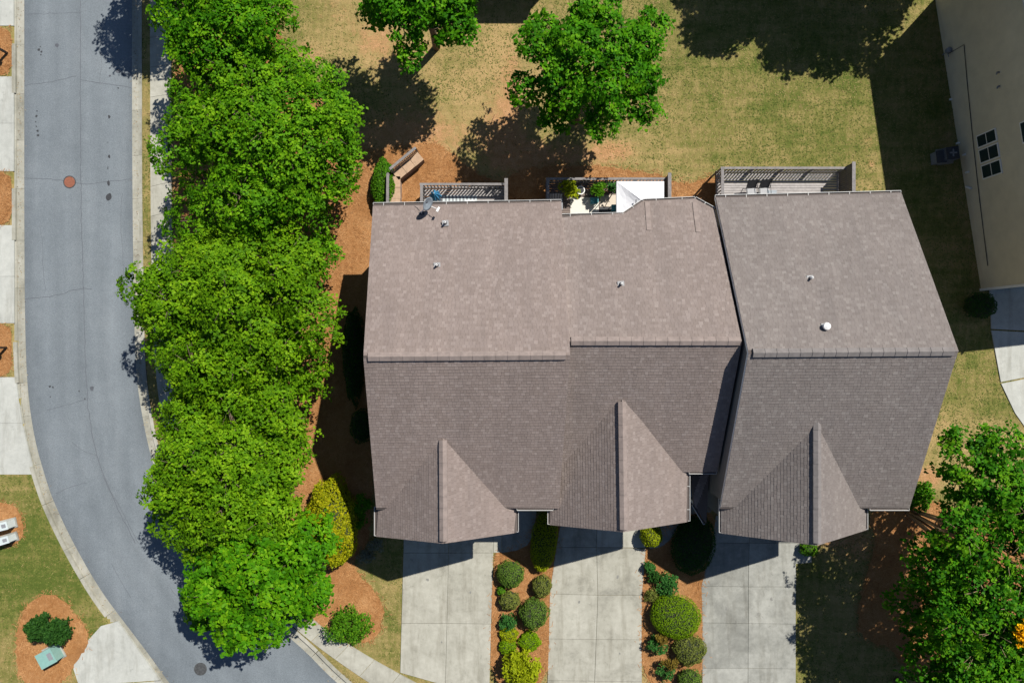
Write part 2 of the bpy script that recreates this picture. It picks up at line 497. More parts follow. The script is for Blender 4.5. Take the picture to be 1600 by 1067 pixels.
def inside(X, Y, poly):
    res = np.zeros(X.shape, bool)
    n = len(poly)
    for i in range(n):
        x1, y1 = poly[i]; x2, y2 = poly[(i + 1) % n]
        if y1 == y2: continue
        c = ((y1 > Y) != (y2 > Y)) & (X < (x2 - x1) * (Y - y1) / (y2 - y1) + x1)
        res ^= c
    return res

def vnoise(X, Y, cell, seed):
    r = np.random.default_rng(seed)
    n = 256
    t = r.random((n, n))
    x = X / cell; y = Y / cell
    xi = np.floor(x).astype(int); yi = np.floor(y).astype(int)
    fx = x - xi; fy = y - yi
    fx = fx * fx * (3 - 2 * fx); fy = fy * fy * (3 - 2 * fy)
    g = lambda a, b: t[a % n, b % n]
    return (g(xi, yi) * (1 - fx) + g(xi + 1, yi) * fx) * (1 - fy) + (g(xi, yi + 1) * (1 - fx) + g(xi + 1, yi + 1) * fx) * fy

# ------------------------------------------------------------------ the ground, one sheet to the horizon
def make_ground():
    fx = np.arange(-34, 34.01, 0.2); fy = np.arange(-23.4, 23.41, 0.2)
    far = np.array([36, 40, 46, 56, 75, 110, 180, 320, 700, 1500.0])
    xs = np.concatenate([-far[::-1], fx, far]); ys = np.concatenate([-far[::-1], fy, far])
    X, Y = np.meshgrid(xs, ys)
    Z = (vnoise(X, Y, 3.0, 1) - 0.5) * 0.05
    ol = offset_line(RL, 0.52); orr = offset_line(RR, -0.52)
    poly = [tuple(p) for p in ol] + [tuple(p) for p in orr[::-1]]
    inr = inside(X, Y, poly)
    Z = np.where(inr, -0.35, Z)
    px = 800 + X * PX; py = 533.5 - Y * PX
    def blob(cx, cy, rx, ry): return np.exp(-(((px - cx) / rx) ** 2 + ((py - cy) / ry) ** 2))
    green = np.full(X.shape, 0.385)
    for cx, cy, rx, ry, a in ((1210, 215, 190, 110, 0.2), (1330, 170, 80, 110, 0.2), (60, 900, 120, 130, 0.62), (1530, 570, 60, 90, 0.22), (1590, 640, 40, 60, .2),
                              (610, 990, 60, 80, 0.16), (1250, 950, 40, 200, 0.22), (480, 30, 50, 50, 0.12), (1150, 60, 200, 90, 0.3), (1440, 250, 70, 300, 0.25),
                              (720, 110, 90, 110, -0.16), (800, 120, 60, 130, -0.25), (1360, 270, 40, 60, -0.15), (560, 60, 60, 60, -0.25),
                              (1000, 240, 120, 30, -0.15), (590, 875, 60, 50, .1), (1470, 700, 80, 40, -0.2), (227, 250, 12, 400, 0.1),(1560, 700, 60, 30, -0.35)):
        green += a * blob(cx, cy, rx, ry)
    soil = np.zeros(X.shape)
    for cx, cy, rx, ry, a in ((630, 215, 110, 40, 0.75), (790, 215, 45, 90, 0.62), (800, 110, 24, 70, 0.42), (965, 235, 45, 22, 0.55), (870, 245, 80, 28, 0.7),
                              (520, 15, 45, 40, 0.35), (590, 60, 50, 40, 0.5), (480, 85, 30, 25, 0.5), (640, 130, 90, 70, 0.35), (1358, 222, 14, 18, 0.5), (1362, 255, 10, 12, 0.5),
                              (1400, 225, 10, 25, 0.35), (1450, 745, 40, 26, 0.75), (1560, 690, 40, 15, 0.5), (1510, 665, 14, 8, 0.4), (1340, 860, 40, 40, 0.6),
                              (1290, 840, 50, 20, .6), (565, 890, 12, 20, 0.4), (1052, 40, 10, 6, 0.5)):
        soil += a * blob(cx, cy, rx, ry)
    nx, ny = len(xs), len(ys)
    me = bpy.data.meshes.new('ground')
    co = np.stack([X.ravel(), Y.ravel(), Z.ravel()], 1).astype(np.float32)
    i = np.arange(nx * ny).reshape(ny, nx)
    q = np.stack([i[:-1, :-1].ravel(), i[:-1, 1:].ravel(), i[1:, 1:].ravel(), i[1:, :-1].ravel()], 1)
    me.vertices.add(len(co)); me.vertices.foreach_set('co', co.ravel())
    me.loops.add(q.size); me.loops.foreach_set('vertex_index', q.ravel().astype(np.int32))
    me.polygons.add(len(q)); me.polygons.foreach_set('loop_start', np.arange(0, q.size, 4, dtype=np.int32))
    me.update(calc_edges=True)
    for nme, arr in (('green', green), ('soil', soil)):
        at = me.attributes.new(nme, 'FLOAT', 'POINT')
        at.data.foreach_set('value', arr.ravel().astype(np.float32))
    me.polygons.foreach_set('use_smooth', np.ones(len(q), bool))
    me.materials.append(M['ground'])
    return struct(link('ground', me))
ground = make_ground()

# road surface
def strip(name, A, B, z0, z1, mat, parent=None, th=0.2):
    """solid ribbon between two polylines of equal count"""
    mb = MB()
    n = len(A)
    vs = []
    for a, b in zip(A, B):
        vs += [(a.x, a.y, z0), (b.x, b.y, z1), (a.x, a.y, min(z0, z1) - th), (b.x, b.y, min(z0, z1) - th)]
    fs = []
    for i in range(n - 1):
        o = 4 * i; p = o + 4
        fs += [(o, o + 1, p + 1, p), (o + 2, p + 2, p + 3, o + 3), (o, p, p + 2, o + 2), (o + 1, o + 3, p + 3, p + 1)]
    fs += [(0, 2, 3, 1), (4 * n - 4, 4 * n - 3, 4 * n - 1, 4 * n - 2)]
    mb.add(vs, fs)
    return mb.build(name, mat, parent)

def even(pts, n):
    L = [0]
    for a, b in zip(pts[:-1], pts[1:]): L.append(L[-1] + (b - a).length)
    out = []; j = 0
    for k in range(n):
        s = L[-1] * k / (n - 1)
        while j < len(L) - 2 and L[j + 1] < s: j += 1
        t = (s - L[j]) / max(1e-9, L[j + 1] - L[j])
        out.append(pts[j].lerp(pts[j + 1], t))
    return out
def make_road():
    A, B = even(RL, 240), even(RR, 240)
    K = 25
    vs = []; ac = []
    for a, b in zip(A, B):
        for k in range(K):
            p = a.lerp(b, k / (K - 1)); vs.append((p.x, p.y, ROAD_Z)); ac.append(k / (K - 1))
    fs = [(i * K + k, i * K + k + 1, (i + 1) * K + k + 1, (i + 1) * K + k) for i in range(239) for k in range(K - 1)]
    o = MB().add(vs, fs).build('road', M['asphalt'])
    at = o.data.attributes.new('across', 'FLOAT', 'POINT')
    at.data.foreach_set('value', np.array(ac, np.float32))
    return struct(o)
road = make_road()

# curb and gutter in cast lengths
drops = [(-900, 45), (118, 272), (350, 508), (585, 745), (975, 2000)]
def curb_run(name, line, side, dropped):
    root = bpy.data.objects.new(name, None); col.objects.link(root); struct(root)
    # cut into pieces of about 3 m, kept to what the camera can see
    pts = [p for p in line if -24 < p.y < 24.5]
    pts = resample(pts, 0.5)
    step = 5
    i = 0
    while i < len(pts) - 1:
        seg = pts[i:i + step + 1]
        if len(seg) < 2: break
        mid = seg[len(seg) // 2]
        py = 533.5 - mid.y * PX
        low = any(a < py < b for a, b in dropped)
        s0, s1 = seg[0], seg[-1]
        d = (s1 - s0).normalized() * 0.006
        seg = [seg[0] + d] + seg[1:-1] + [seg[-1] - d]
        g0 = offset_line(seg, 0.0); g1 = offset_line(seg, side * 0.46); g2_ = offset_line(seg, side * 0.68)
        strip('gutter_pan', g0, g1, ROAD_Z + 0.012, ROAD_Z - 0.01, M['curb'], root)
        top = ROAD_Z + 0.035 if low else 0.035
        strip('curb_stone', offset_line(seg, side * 0.463), g2_, top, top + 0.005, M['curb'], root, 0.3)
        i += step
    return root
curb_run('curb_west', RL, 1, drops)
curb_run('curb_east', RR, -1, [])

# seams, cracks and tar stains on the asphalt (parts of the road)
def crack(pts, wd):
    P = resample(chaikin(g2(pts), 1, False), 0.35)
    P = [p + Vector((random.gauss(0, 0.02), random.gauss(0, 0.02))) for p in P]
    A = [a for a in offset_line(P, wd / 2)]; B = [b for b in offset_line(P, -wd / 2)]
    mb = MB()
    vs = []
    for a, b in zip(A, B): vs += [(a.x, a.y, ROAD_Z + 0.004), (b.x, b.y, ROAD_Z + 0.004)]
    mb.add(vs, [(2 * i, 2 * i + 2, 2 * i + 3, 2 * i + 1) for i in range(len(P) - 1)])
    mb.build('crack', M['crack'], road)
crack([(124, -60), (124, 200), (125, 330), (128, 420), (131, 560), (136, 640), (146, 700), (160, 745), (185, 800), (210, 850)], 0.03)
crack([(37, 133), (80, 127), (118, 118)], 0.025); crack([(124, 124), (170, 132), (204, 136)], 0.025)
crack([(36, 278), (90, 280), (128, 288), (160, 284), (204, 279)], 0.025)
crack([(37, 467), (80, 463), (125, 450), (142, 452)], 0.03)
crack([(72, 641), (100, 633), (133, 624)], 0.022)
crack([(85, 772), (110, 760), (135, 754)], 0.022); crack([(158, 745), (190, 800), (215, 850)], 0.02)
crack([(36, 21), (90, 20), (124, 19)], 0.015)
crack([(172, 880), (190, 915), (203, 935)], 0.02); crack([(265, 920), (285, 945)], 0.02)
crack([(60, 352), (66, 380), (64, 420), (70, 455)], 0.015); crack([(150, 60), (158, 95), (154, 130)], 0.014)
crack([(110, 690), (128, 705), (150, 712)], 0.015); crack([(190, 300), (186, 350), (192, 400), (188, 470)], 0.015)
def stain(px, py, r, ry=None, mat='tar'):
    c = G(px, py); n = 12
    ry = ry or r
    pts = []
    for k in range(n):
        t = 2 * math.pi * k / n
        q = random.uniform(0.7, 1.15)
        pts.append((c.x + math.cos(t) * r / PX * q, c.y + math.sin(t) * ry / PX * q))
    mb = MB(); mb.add([(p[0], p[1], ROAD_Z + 0.006) for p in pts], [tuple(range(n))])
    mb.build('oil_stain', M[mat], road)
for s in ((59, 77, 2.2), (63, 80, 1.8), (62, 85, 1.2), (61, 72, 1), (55, 181, 2), (56, 173, 1.2), (54, 190, 1.2), (55, 197, 1.3), (57, 204, 2), (57.5, 211, 2),
          (168, 307, 4.6, 6), (168, 286, 2.2, 5), (169, 244, 2.2, 3), (169, 182, 2, 3), (167, 222, .8), (167, 262, .7, 3), (183, 137, 1.4), (76, 604, 1.8), (81, 605, 1.6), (122, 611, 1.3), (131, 623, 1.2), (77, 620, 1)):
    stain(*s)
for s in ((183, 110, 3.6), (191, 115, 2.4), (87, 70, 3, 4), (170, 118, 2), (142, 607, 3.5, 4)):
    stain(*s, mat='crack')

# manholes
def manhole(px, py, mat, label):
    c = G(px, py, 0)
    t = thing('manhole_cover', (c.x, c.y, ROAD_Z), label, 'manhole cover')
    MB().lathe([(0.40, 0.0), (0.40, 0.012), (0.345, 0.012), (0.345, 0.004)], (c.x, c.y, ROAD_Z), 28).build('frame_ring', M['iron'], t)
    MB().lathe([(0.335, 0.0), (0.335, 0.016), (0.30, 0.018), (0.29, 0.013), (0.1, 0.013), (0.09, 0.018)], (c.x, c.y, ROAD_Z), 28).build('lid', mat, t)
    mb = MB()
    for k in range(8):
        a = k * math.pi / 4
        mb.box((c.x + 0.19 * math.cos(a), c.y + 0.19 * math.sin(a), ROAD_Z + 0.016), (0.13, 0.05, 0.008), a)
    mb.build('lid_ribs', mat, t)
manhole(107, 284, M['rust'], 'round rust red manhole cover in the asphalt road')
manhole(312, 1046, M['iron'], 'round grey iron manhole cover below the shadowed street trees')

# ------------------------------------------------------------------ beds, sidewalks, driveways
BEDS = []; HARD = []
def bed(name, pts, z=0.05, mat='straw', it=2, amp=0.05):
    p = rough(chaikin(g2(pts), it), 0.2, amp)
    BEDS.append(([tuple(q) for q in p], z))
    mb = MB(); mb.prism([tuple(q) for q in p], -0.15, z)
    return struct(mb.build(name, M[mat]))
bed('pine_straw_bed', [(274, -40), (420, -40), (442, 105), (520, 175), (562, 240), (640, 226), (690, 224), (725, 258), (760, 281), (792, 284), (792, 345), (584, 345), (584, 848),
     (552, 866), (557, 898), (583, 919), (600, 948), (598, 970), (590, 990), (574, 1003), (548, 1004), (500, 975), (430, 940), (350, 870), (300, 790), (278, 680), (274, 380)])
bed('pine_straw_bed_rear', [(780, 340), (790, 272), (840, 260), (930, 258), (985, 268), (1030, 274), (1062, 290), (1098, 280), (1130, 272), (1130, 345)], 0.045)
bed('pine_straw_bed_entry', [(771, 861), (785, 858), (820, 850), (845, 800), (880, 800), (876, 830), (861, 892), (856, 1090), (764, 1090)], 0.04, 'straw', 1, 0.02)
bed('pine_straw_bed_porch', [(1003, 864), (1010, 858), (1040, 830), (1070, 780), (1118, 800), (1114, 850), (1097, 905), (1098, 1090), (1002, 1090)], 0.04, 'straw', 1, 0.02)
bed('pine_straw_bed_corner', [(1352, 800), (1372, 838), (1348, 915), (1338, 975), (1352, 1000), (1400, 1015), (1450, 1090), (1660, 1090), (1660, 830), (1500, 800), (1450, 780), (1420, 775)], 0.045)
bed('pine_straw_bed_boxes', [(-40, 785), (0, 783), (25, 790), (38, 815), (36, 840), (22, 852), (0, 851), (-40, 840)], 0.045)
bed('pine_straw_bed_island', [(25, 1020), (29, 975), (45, 940), (70, 926), (98, 935), (118, 960), (142, 992), (130, 1020), (100, 1067), (60, 1080), (30, 1060)], 0.045)
for y0, y1 in ((45, 117), (271, 350), (508, 586)):
    bed('pine_straw_bed_drive', [(-60, y0 - 8), (0, y0 - 2), (17.5, y0 + 5), (18.5, y0 + 30), (18.5, y1 - 6), (0, y1 + 2), (-60, y1 + 6)], 0.035, 'straw', 1, 0.012)

def slabs(name, quads, z=0.05, mat='concrete', gap=0.011):
    root = bpy.data.objects.new(name, None); col.objects.link(root); struct(root)
    for q in quads:
        p = [Vector(v) for v in g2(q)]
        c = sum(p, Vector((0, 0))) / len(p)
        pp = []
        for v in p:
            d = (c - v); pp.append(v + d.normalized() * gap * 1.4)
        HARD.append([tuple(v) for v in p])
        MB().prism([tuple(v) for v in pp], -0.12, z).build('slab', M[mat], root)
    return root

def drive(name, left, centre, right, ys, mat):
    """slabs between joint lines; left/centre/right are x at each y of ys"""
    qs = []
    for i in range(len(ys) - 1):
        for a, b in ((left, centre), (centre, right)):
            qs.append([(a[i], ys[i][0]), (b[i], ys[i][1]), (b[i + 1], ys[i + 1][1]), (a[i + 1], ys[i + 1][0])])
    return slabs(name, qs, 0.05, mat)
# left driveway
ys = [(825, 825), (863.5, 863), (973, 974), (1060, 1064), (1150, 1150)]
slabs('driveway_west', [[(631, 822), (702, 822), (701, 863), (630.5, 863)], [(702, 822), (771.5, 822), (771.5, 863), (701, 863)], [(771.5, 822), (784, 822), (784, 863), (771.5, 863)],
      [(630.5, 863), (701, 863), (698.5, 973), (627.5, 973)], [(701, 863), (771, 863), (767.5, 974), (698.5, 973)],
      [(627.5, 973), (698.5, 973), (696, 1070), (625.5, 1050)], [(698.5, 973), (767.5, 974), (764.5, 1090), (696, 1070)]], 0.05, 'concrete')
slabs('driveway_middle', [[(878, 805), (933, 805), (932, 854.5), (869, 854.5)], [(933, 805), (1004, 805), (1008, 855), (932, 854.5)],
      [(869, 854.5), (932, 854.5), (934, 929), (859, 927)], [(932, 854.5), (1009, 856), (1003, 929), (934, 929)],
      [(859, 927), (934, 929), (931.5, 998), (857.5, 997)], [(934, 929), (1003, 929), (1002.5, 998.5), (931.5, 998)],
      [(857.5, 997), (931.5, 998), (929, 1063), (855.5, 1062)], [(931.5, 998), (1002.5, 998.5), (1003, 1064), (929, 1063)],
      [(855.5, 1062), (929, 1063), (927, 1130), (853, 1130)], [(929, 1063), (1003, 1064), (1003, 1130), (927, 1130)]], 0.05, 'concrete')
slabs('driveway_east', [[(1118, 805), (1171, 805), (1170, 848), (1113, 847)], [(1171, 805), (1245, 805), (1244, 848), (1170, 848)],
      [(1113, 847), (1170, 848), (1169, 916), (1095.5, 915)], [(1170, 848), (1268, 848), (1268, 878), (1243.5, 880), (1243.5, 916), (1169, 916)],
      [(1095.5, 915), (1169, 916), (1169, 973), (1097, 972)], [(1169, 916), (1243.5, 916), (1243, 974), (1169, 973)],
      [(1097, 972), (1169, 973), (1168.5, 1043), (1097, 1043)], [(1169, 973), (1243, 974), (1243, 1044), (1168.5, 1043)],
      [(1097, 1043), (1168.5, 1043), (1168, 1110), (1097, 1110)], [(1168.5, 1043), (1243, 1044), (1243, 1110), (1168, 1110)]], 0.05, 'concrete_grey')
def drip(root, px, py, rr):
    c = G(px, py); n = 10; pts = []
    for k in range(n):
        t = 2 * math.pi * k / n; q = random.uniform(0.6, 1.2) * rr / PX
        pts.append((c.x + math.cos(t) * q, c.y + math.sin(t) * q * 1.4, 0.0545))
    MB().add(pts, [tuple(range(n))]).build('oil_stain', M['drip'], root)
M['drip'] = simple('faint_oil_stain', (0.20, 0.20, 0.185), 0.8, 0.3, 6.0)
for nm, lst in (('driveway_west', ((668, 905, 2.2), (735, 925, 1.6), (690, 1002, 1.2))), ('driveway_middle', ((905, 940, 1.8), (965, 900, 2.2), (968, 1020, 1.4))), ('driveway_east', ((1135, 950, 2.6), (1205, 935, 2.2), (1140, 1010, 1.6)))):
    for d_ in lst: drip(bpy.data.objects[nm], *d_)
# driveways over the road
def west_drive(y0, y1, js, edge):
    qs = []
    e = [y0] + js + [y1]
    for a, b in zip(e[:-1], e[1:]):
        qs.append([(-160, a), (edge(a), a), (edge(b), b), (-160, b)])
    slabs('driveway_across', qs, 0.03, 'concrete_pale')
west_drive(-120, 41, [-20], lambda y: 22); west_drive(120, 268, [193], lambda y: 22.3); west_drive(352, 505, [432], lambda y: 22.8)
west_drive(589, 741, [661], lambda y: 25 + max(0, y - 589) * 0.10 + max(0, y - 640) * 0.14)
slabs('driveway_lower', [[(158, 977), (184, 970), (250, 1062), (180, 1067), (130, 1090), (110, 1030)], [(180, 1068), (251, 1063), (300, 1130), (200, 1180), (130, 1092)]], 0.03, 'concrete_pale')
# driveway of the neighbour on the right
dr = [(1545, 452), (1660, 440), (1660, 520), (1548, 514)], [(1548, 516), (1660, 522), (1660, 578), (1563, 597)], [(1563.5, 599), (1660, 580), (1660, 720), (1610, 680), (1585, 645)]
slabs('driveway_neighbour', dr, 0.045, 'concrete_pale')
# walks to the front doors
walk1 = [(784.5, 863), (784.5, 800), (800, 740), (836, 740), (838, 800), (834, 835), (824, 851), (808, 859)]
walk2 = [(1010, 857), (1000, 800), (1022, 790), (1040, 800), (1062, 780), (1075, 740), (1122, 740), (1118, 800), (1085, 800), (1062, 815), (1050, 840), (1032, 855)]
struct(MB().prism([tuple(p) for p in g2(walk1)], -0.1, 0.056).build('front_walk', M['concrete_grey']))
struct(MB().prism([tuple(p) for p in chaikin(g2(walk2), 1)], -0.1, 0.046).build('porch_walk', M['concrete_grey']))

# sidewalk beside the street
sidewalk_l = [(235, -80), (235, 90), (236, 370), (241, 560), (252, 650), (272, 730), (305, 805), (355, 875), (420, 945), (484, 1000), (536, 1038), (600, 1081), (680, 1130)]
sidewalk_r = [(268, -80), (268, 90), (269, 370), (273, 555), (283, 640), (302, 715), (333, 788), (380, 853), (440, 918), (498, 975), (557, 1014), (626, 1053), (705, 1095)]
SL = even(resample(chaikin(g2(sidewalk_l), 2, False), 0.3), 181); SR = even(resample(chaikin(g2(sidewalk_r), 2, False), 0.3), 181)
side_root = bpy.data.objects.new('sidewalk', None); col.objects.link(side_root); struct(side_root)
for i in range(0, 180, 6):
    a, b = SL[i:i + 7], SR[i:i + 7]
    a = [a[0].lerp(a[1], 0.03)] + a[1:-1] + [a[-1].lerp(a[-2], 0.03)]
    b = [b[0].lerp(b[1], 0.03)] + b[1:-1] + [b[-1].lerp(b[-2], 0.03)]
    strip('slab', a, b, 0.05, 0.055, M['concrete'], side_root, 0.15)

# ------------------------------------------------------------------ shingled roofs
def shingles(poly, parent, mat, expo=0.165, lift=0.017):
    P = [Vector(p) for p in poly]
    n = Vector((0, 0, 0))
    for i in range(len(P)):
        a, b = P[i], P[(i + 1) % len(P)]
        n += Vector(((a.y - b.y) * (a.z + b.z), (a.z - b.z) * (a.x + b.x), (a.x - b.x) * (a.y + b.y)))
    n.normalize()
    if n.z < 0: n = -n
    u = Vector((0, 0, 1)).cross(n).normalized()
    v = n.cross(u)
    if v.z < 0: u, v = -u, -v
    o = P[0]
    uv = [((p - o).dot(u), (p - o).dot(v)) for p in P]
    vmin = min(q[1] for q in uv); vmax = max(q[1] for q in uv)
    def scan(y):
        xs = []
        for i in range(len(uv)):
            (x1, y1), (x2, y2) = uv[i], uv[(i + 1) % len(uv)]
            if (y1 > y) != (y2 > y): xs.append(x1 + (y - y1) * (x2 - x1) / (y2 - y1))
        return sorted(xs)
    mb = MB()
    y = vmin
    while y < vmax - 0.01:
        y2 = min(y + expo, vmax)
        lo = scan(y + 1e-4); hi = scan(y2 - 1e-4)
        if len(lo) != len(hi) or not lo:
            lo = hi = scan((y + y2) / 2)
        for k in range(0, len(lo) - 1, 2):
            a0, b0, a1, b1 = lo[k], lo[k + 1], hi[k], hi[k + 1]
            x = min(a0, a1) - random.uniform(0, 0.3)
            xe = max(b0, b1)
            while x < xe:
                wd = random.choice((0.15, 0.18, 0.2, 0.22, 0.25))
                l0 = min(max(x, a0), b0); r0 = min(max(x + wd - 0.006, a0), b0)
                l1 = min(max(x, a1), b1); r1 = min(max(x + wd - 0.006, a1), b1)
                x += wd
                if r0 - l0 < 0.004 and r1 - l1 < 0.004: continue
                t = lift * random.choice((0.8, 1.0, 1.0, 1.3))
                yo = y - random.choice((0.0, 0.0, 0.0, 0.014))
                f = lambda a, b, h: o + u * a + v * b + n * h
                q = [f(l0, yo, 0.0), f(r0, yo, 0.0), f(r0, yo, t), f(l0, yo, t), f(r1, y2 + 0.02, 0.003), f(l1, y2 + 0.02, 0.003)]
                mb.add(q, [(0, 1, 2, 3), (3, 2, 4, 5)])
        y = y2
    return stuff(mb.build('shingles', mat, parent))

def roof_plane(poly, parent_thing, mat):
    """structural slab plus its shingles"""
    P = [Vector(p) for p in poly]
    r = MB().slab([p - Vector((0, 0, 0.02)) for p in P], 0.2).build('roof_slope', M['white'], parent_thing)
    r.data.materials.append(M['underlay'])
    r.data.polygons[0].material_index = 1
    shingles(poly, r, mat)
    return r

def ridge_cap(a, b, parent, mat, wd=0.42, pitch=0.5, inset=0.25):
    a = Vector(a); b = Vector(b); d = (b - a); L = d.length; d.normalize()
    s = d.cross(Vector((0, 0, 1))).normalized()
    n = max(3, int((L - 2 * inset) / 0.55)); st = (L - 2 * inset) / n
    for i in range(n):
        c0 = a + d * (inset + i * st + 0.004); c1 = a + d * (inset + (i + 1) * st + 0.01)
        z0, z1 = 0.115, 0.095
        h = wd / 2
        vs = []
        for c, z in ((c0, z0), (c1, z1)):
            vs += [c - s * h + Vector((0, 0, z - 0.5 * h - 0.10)), c - s * h + Vector((0, 0, z - pitch * h)), c + Vector((0, 0, z)), c + s * h + Vector((0, 0, z - pitch * h)), c + s * h + Vector((0, 0, z - 0.5 * h - 0.10))]
        MB().add(vs, [(0, 1, 6, 5), (1, 2, 7, 6), (2, 3, 8, 7), (3, 4, 9, 8), (0, 4, 3, 2, 1), (5, 6, 7, 8, 9)]).build('ridge_cap', mat, parent)

def gutter(a, b, out, parent, hang=True):
    a = Vector(a); b = Vector(b); out = Vector((out[0], out[1], 0)).normalized()
    z = Vector((0, 0, 1))
    mb = MB()
    mb.bar(a + out * 0.11 - z * 0.052, b + out * 0.11 - z * 0.052, 0.022, 0.11)
    d = (b - a).normalized()
    for e in (a, b): mb.bar(e + out * 0.01 - z * 0.06, e + out * 0.09 - z * 0.06, 0.014, 0.11)
    g = mb.build('gutter', M['gutter_white'], parent)
    MB().bar(a + out * 0.045 - z * 0.09, b + out * 0.045 - z * 0.09, 0.09, 0.03).build('gutter_trough', M['underlay'], g)
    if hang:
        n = int((b - a).length / 1.1)
        for i in range(n):
            c = a.lerp(b, (i + 0.5) / n)
            MB().bar(c - out * 0.06 + z * 0.012, c + out * 0.11 + z * 0.006, 0.025, 0.006).build('gutter_hanger', M['gutter_white'], g)
    return g

def pent_wall(x0, x1, prof, axis, parent, mat, name='wall'):
    """extrude a profile of (coordinate, z) along x or y"""
    n = len(prof)
    vs = []
    for t in (x0, x1):
        for c, z in prof:
            vs.append((t, c, z) if axis == 'x' else (c, t, z))
    fs = [tuple(range(n - 1, -1, -1)), tuple(range(n, 2 * n))] + [(i, (i + 1) % n, (i + 1) % n + n, i + n) for i in range(n)]
    return MB().add(vs, fs).build(name, mat, parent)

ZE, ZR = 5.8, 10.3
ZG = 5.4
XY = lambda px, py, z: G(px, py, z)

def vent_pipe(px, py, zf, parent, kind=0):
    c = G(px, py, zf)
    mb = MB()
    mb.box((c.x, c.y, c.z + 0.03), (0.34, 0.30, 0.05), 0.05)
    mb.build('vent_flashing', M['copper'], parent)
    if kind == 0:
        v = MB().lathe([(0.055, -0.05), (0.055, 0.38), (0.035, 0.39), (0.035, 0.3)], (c.x, c.y, c.z), 12).build('vent_pipe', M['white'], parent)
        MB().lathe([(0.10, 0.0), (0.075, 0.14)], (c.x, c.y, c.z), 12).build('vent_boot', M['dark'], parent)
    else:
        MB().lathe([(0.12, -0.05), (0.12, 0.22), (0.19, 0.24), (0.17, 0.33), (0.05, 0.38)], (c.x, c.y, c.z), 16).build('vent_cap', M['white'], parent)

def garage_door(x, y, parent):
    d = MB().box((x, y + 0.02, 1.17), (4.9, 0.05, 2.34)).build('garage_door', M['white'], parent)
    for r in range(4):
        for c in range(4):
            MB().box((x - 1.8 + c * 1.2, y - 0.015, 0.36 + r * 0.55), (1.0, 0.03, 0.4)).build('door_panel', M['white'], d)

# ---- left end unit
GL_Z = 8.05
def unit_left():
    h = thing('townhouse', (-2.3, -1, 0), 'left end townhouse with brown shingle roof carrying the satellite dish', 'house', 'row of three townhouses')
    bl = XY(583, 320, ZE); br = XY(877, 315, ZE)
    rl = XY(570, 557.5, ZR); rr = XY(891, 555, ZR)
    fl = XY(588, 796, ZE); fr = XY(873, 794, ZE)
    rl.x = -7.05
    bl.z = br.z = fl.z = fr.z = ZE; rl.z = rr.z = ZR
    pent_wall(-6.75, 2.55, [(br.y - 0.45, 0), (br.y - 0.45, ZE - 0.05), (rl.y, ZR - 0.35), (fr.y + 0.45, ZE - 0.05), (fr.y + 0.45, 0)], 'x', h, M['siding'])
    back = roof_plane([br, bl, rl, rr], h, M['shingle_brown'])
    roof_plane([fl, fr, rr, rl], h, M['shingle_brown'])
    ridge_cap(rl, rr, back, M['ridge_brown'], inset=0.22)
    gutter(bl, br, (0, 1), h)
    # garage gable
    el0 = XY(588, 838, ZG); er0 = XY(807, 832, ZG)
    pk = XY(693, 849, GL_Z); bk = XY(692, 684, GL_Z)
    el1 = Vector((el0.x, fl.y + 0.02, ZG)); er1 = Vector((er0.x, fr.y + 0.02, ZG))
    g1 = roof_plane([el1, el0, pk, bk], h, M['shingle_brown'])
    roof_plane([er0, er1, bk, pk], h, M['shingle_brown'])
    ridge_cap(pk, bk, g1, M['ridge_brown'], 0.40, 0.5, 0.12)
    pent_wall(el0.y + 0.5, fl.y + 1.0, [(el0.x + 0.42, 0), (er0.x - 0.42, 0), (er0.x - 0.42, ZG - 0.08), (pk.x, GL_Z - 0.35), (el0.x + 0.42, ZG - 0.08)], 'y', h, M['siding'], 'gable_wall')
    garage_door(pk.x, el0.y + 0.5, h)
    gutter(el0 + Vector((0, 0.04, 0)), el1 + Vector((0, 0.03, 0)), (-1, 0), h, False)
    gutter(er0 + Vector((0, 0.04, 0)), er1 + Vector((0, -0.16, 0)), (1, 0), h, False)
    gutter(Vector((er0.x + 0.02, fr.y, ZE)), fr - Vector((0.3, 0, 0)), (0, -1), h, False)
    for px, py in ((696, 349), (683, 415)):
        y = G(px, py, 7.5).y
        zf = ZE + (br.y - y) / (br.y - rl.y) * (ZR - ZE)
        vent_pipe(px, py, zf, back)
    # downspout on the left front corner
    MB().bar((el0.x + 0.35, el0.y + 0.52, 4.8), (el0.x + 0.35, el0.y + 0.52, 0.1), 0.09, 0.07).build('downspout', M['white'], h)
    return h, bl, br, rl
hl, BL, BR, RLp = unit_left()
SLOPE_B = (ZR - ZE) / (BR.y - RLp.y)

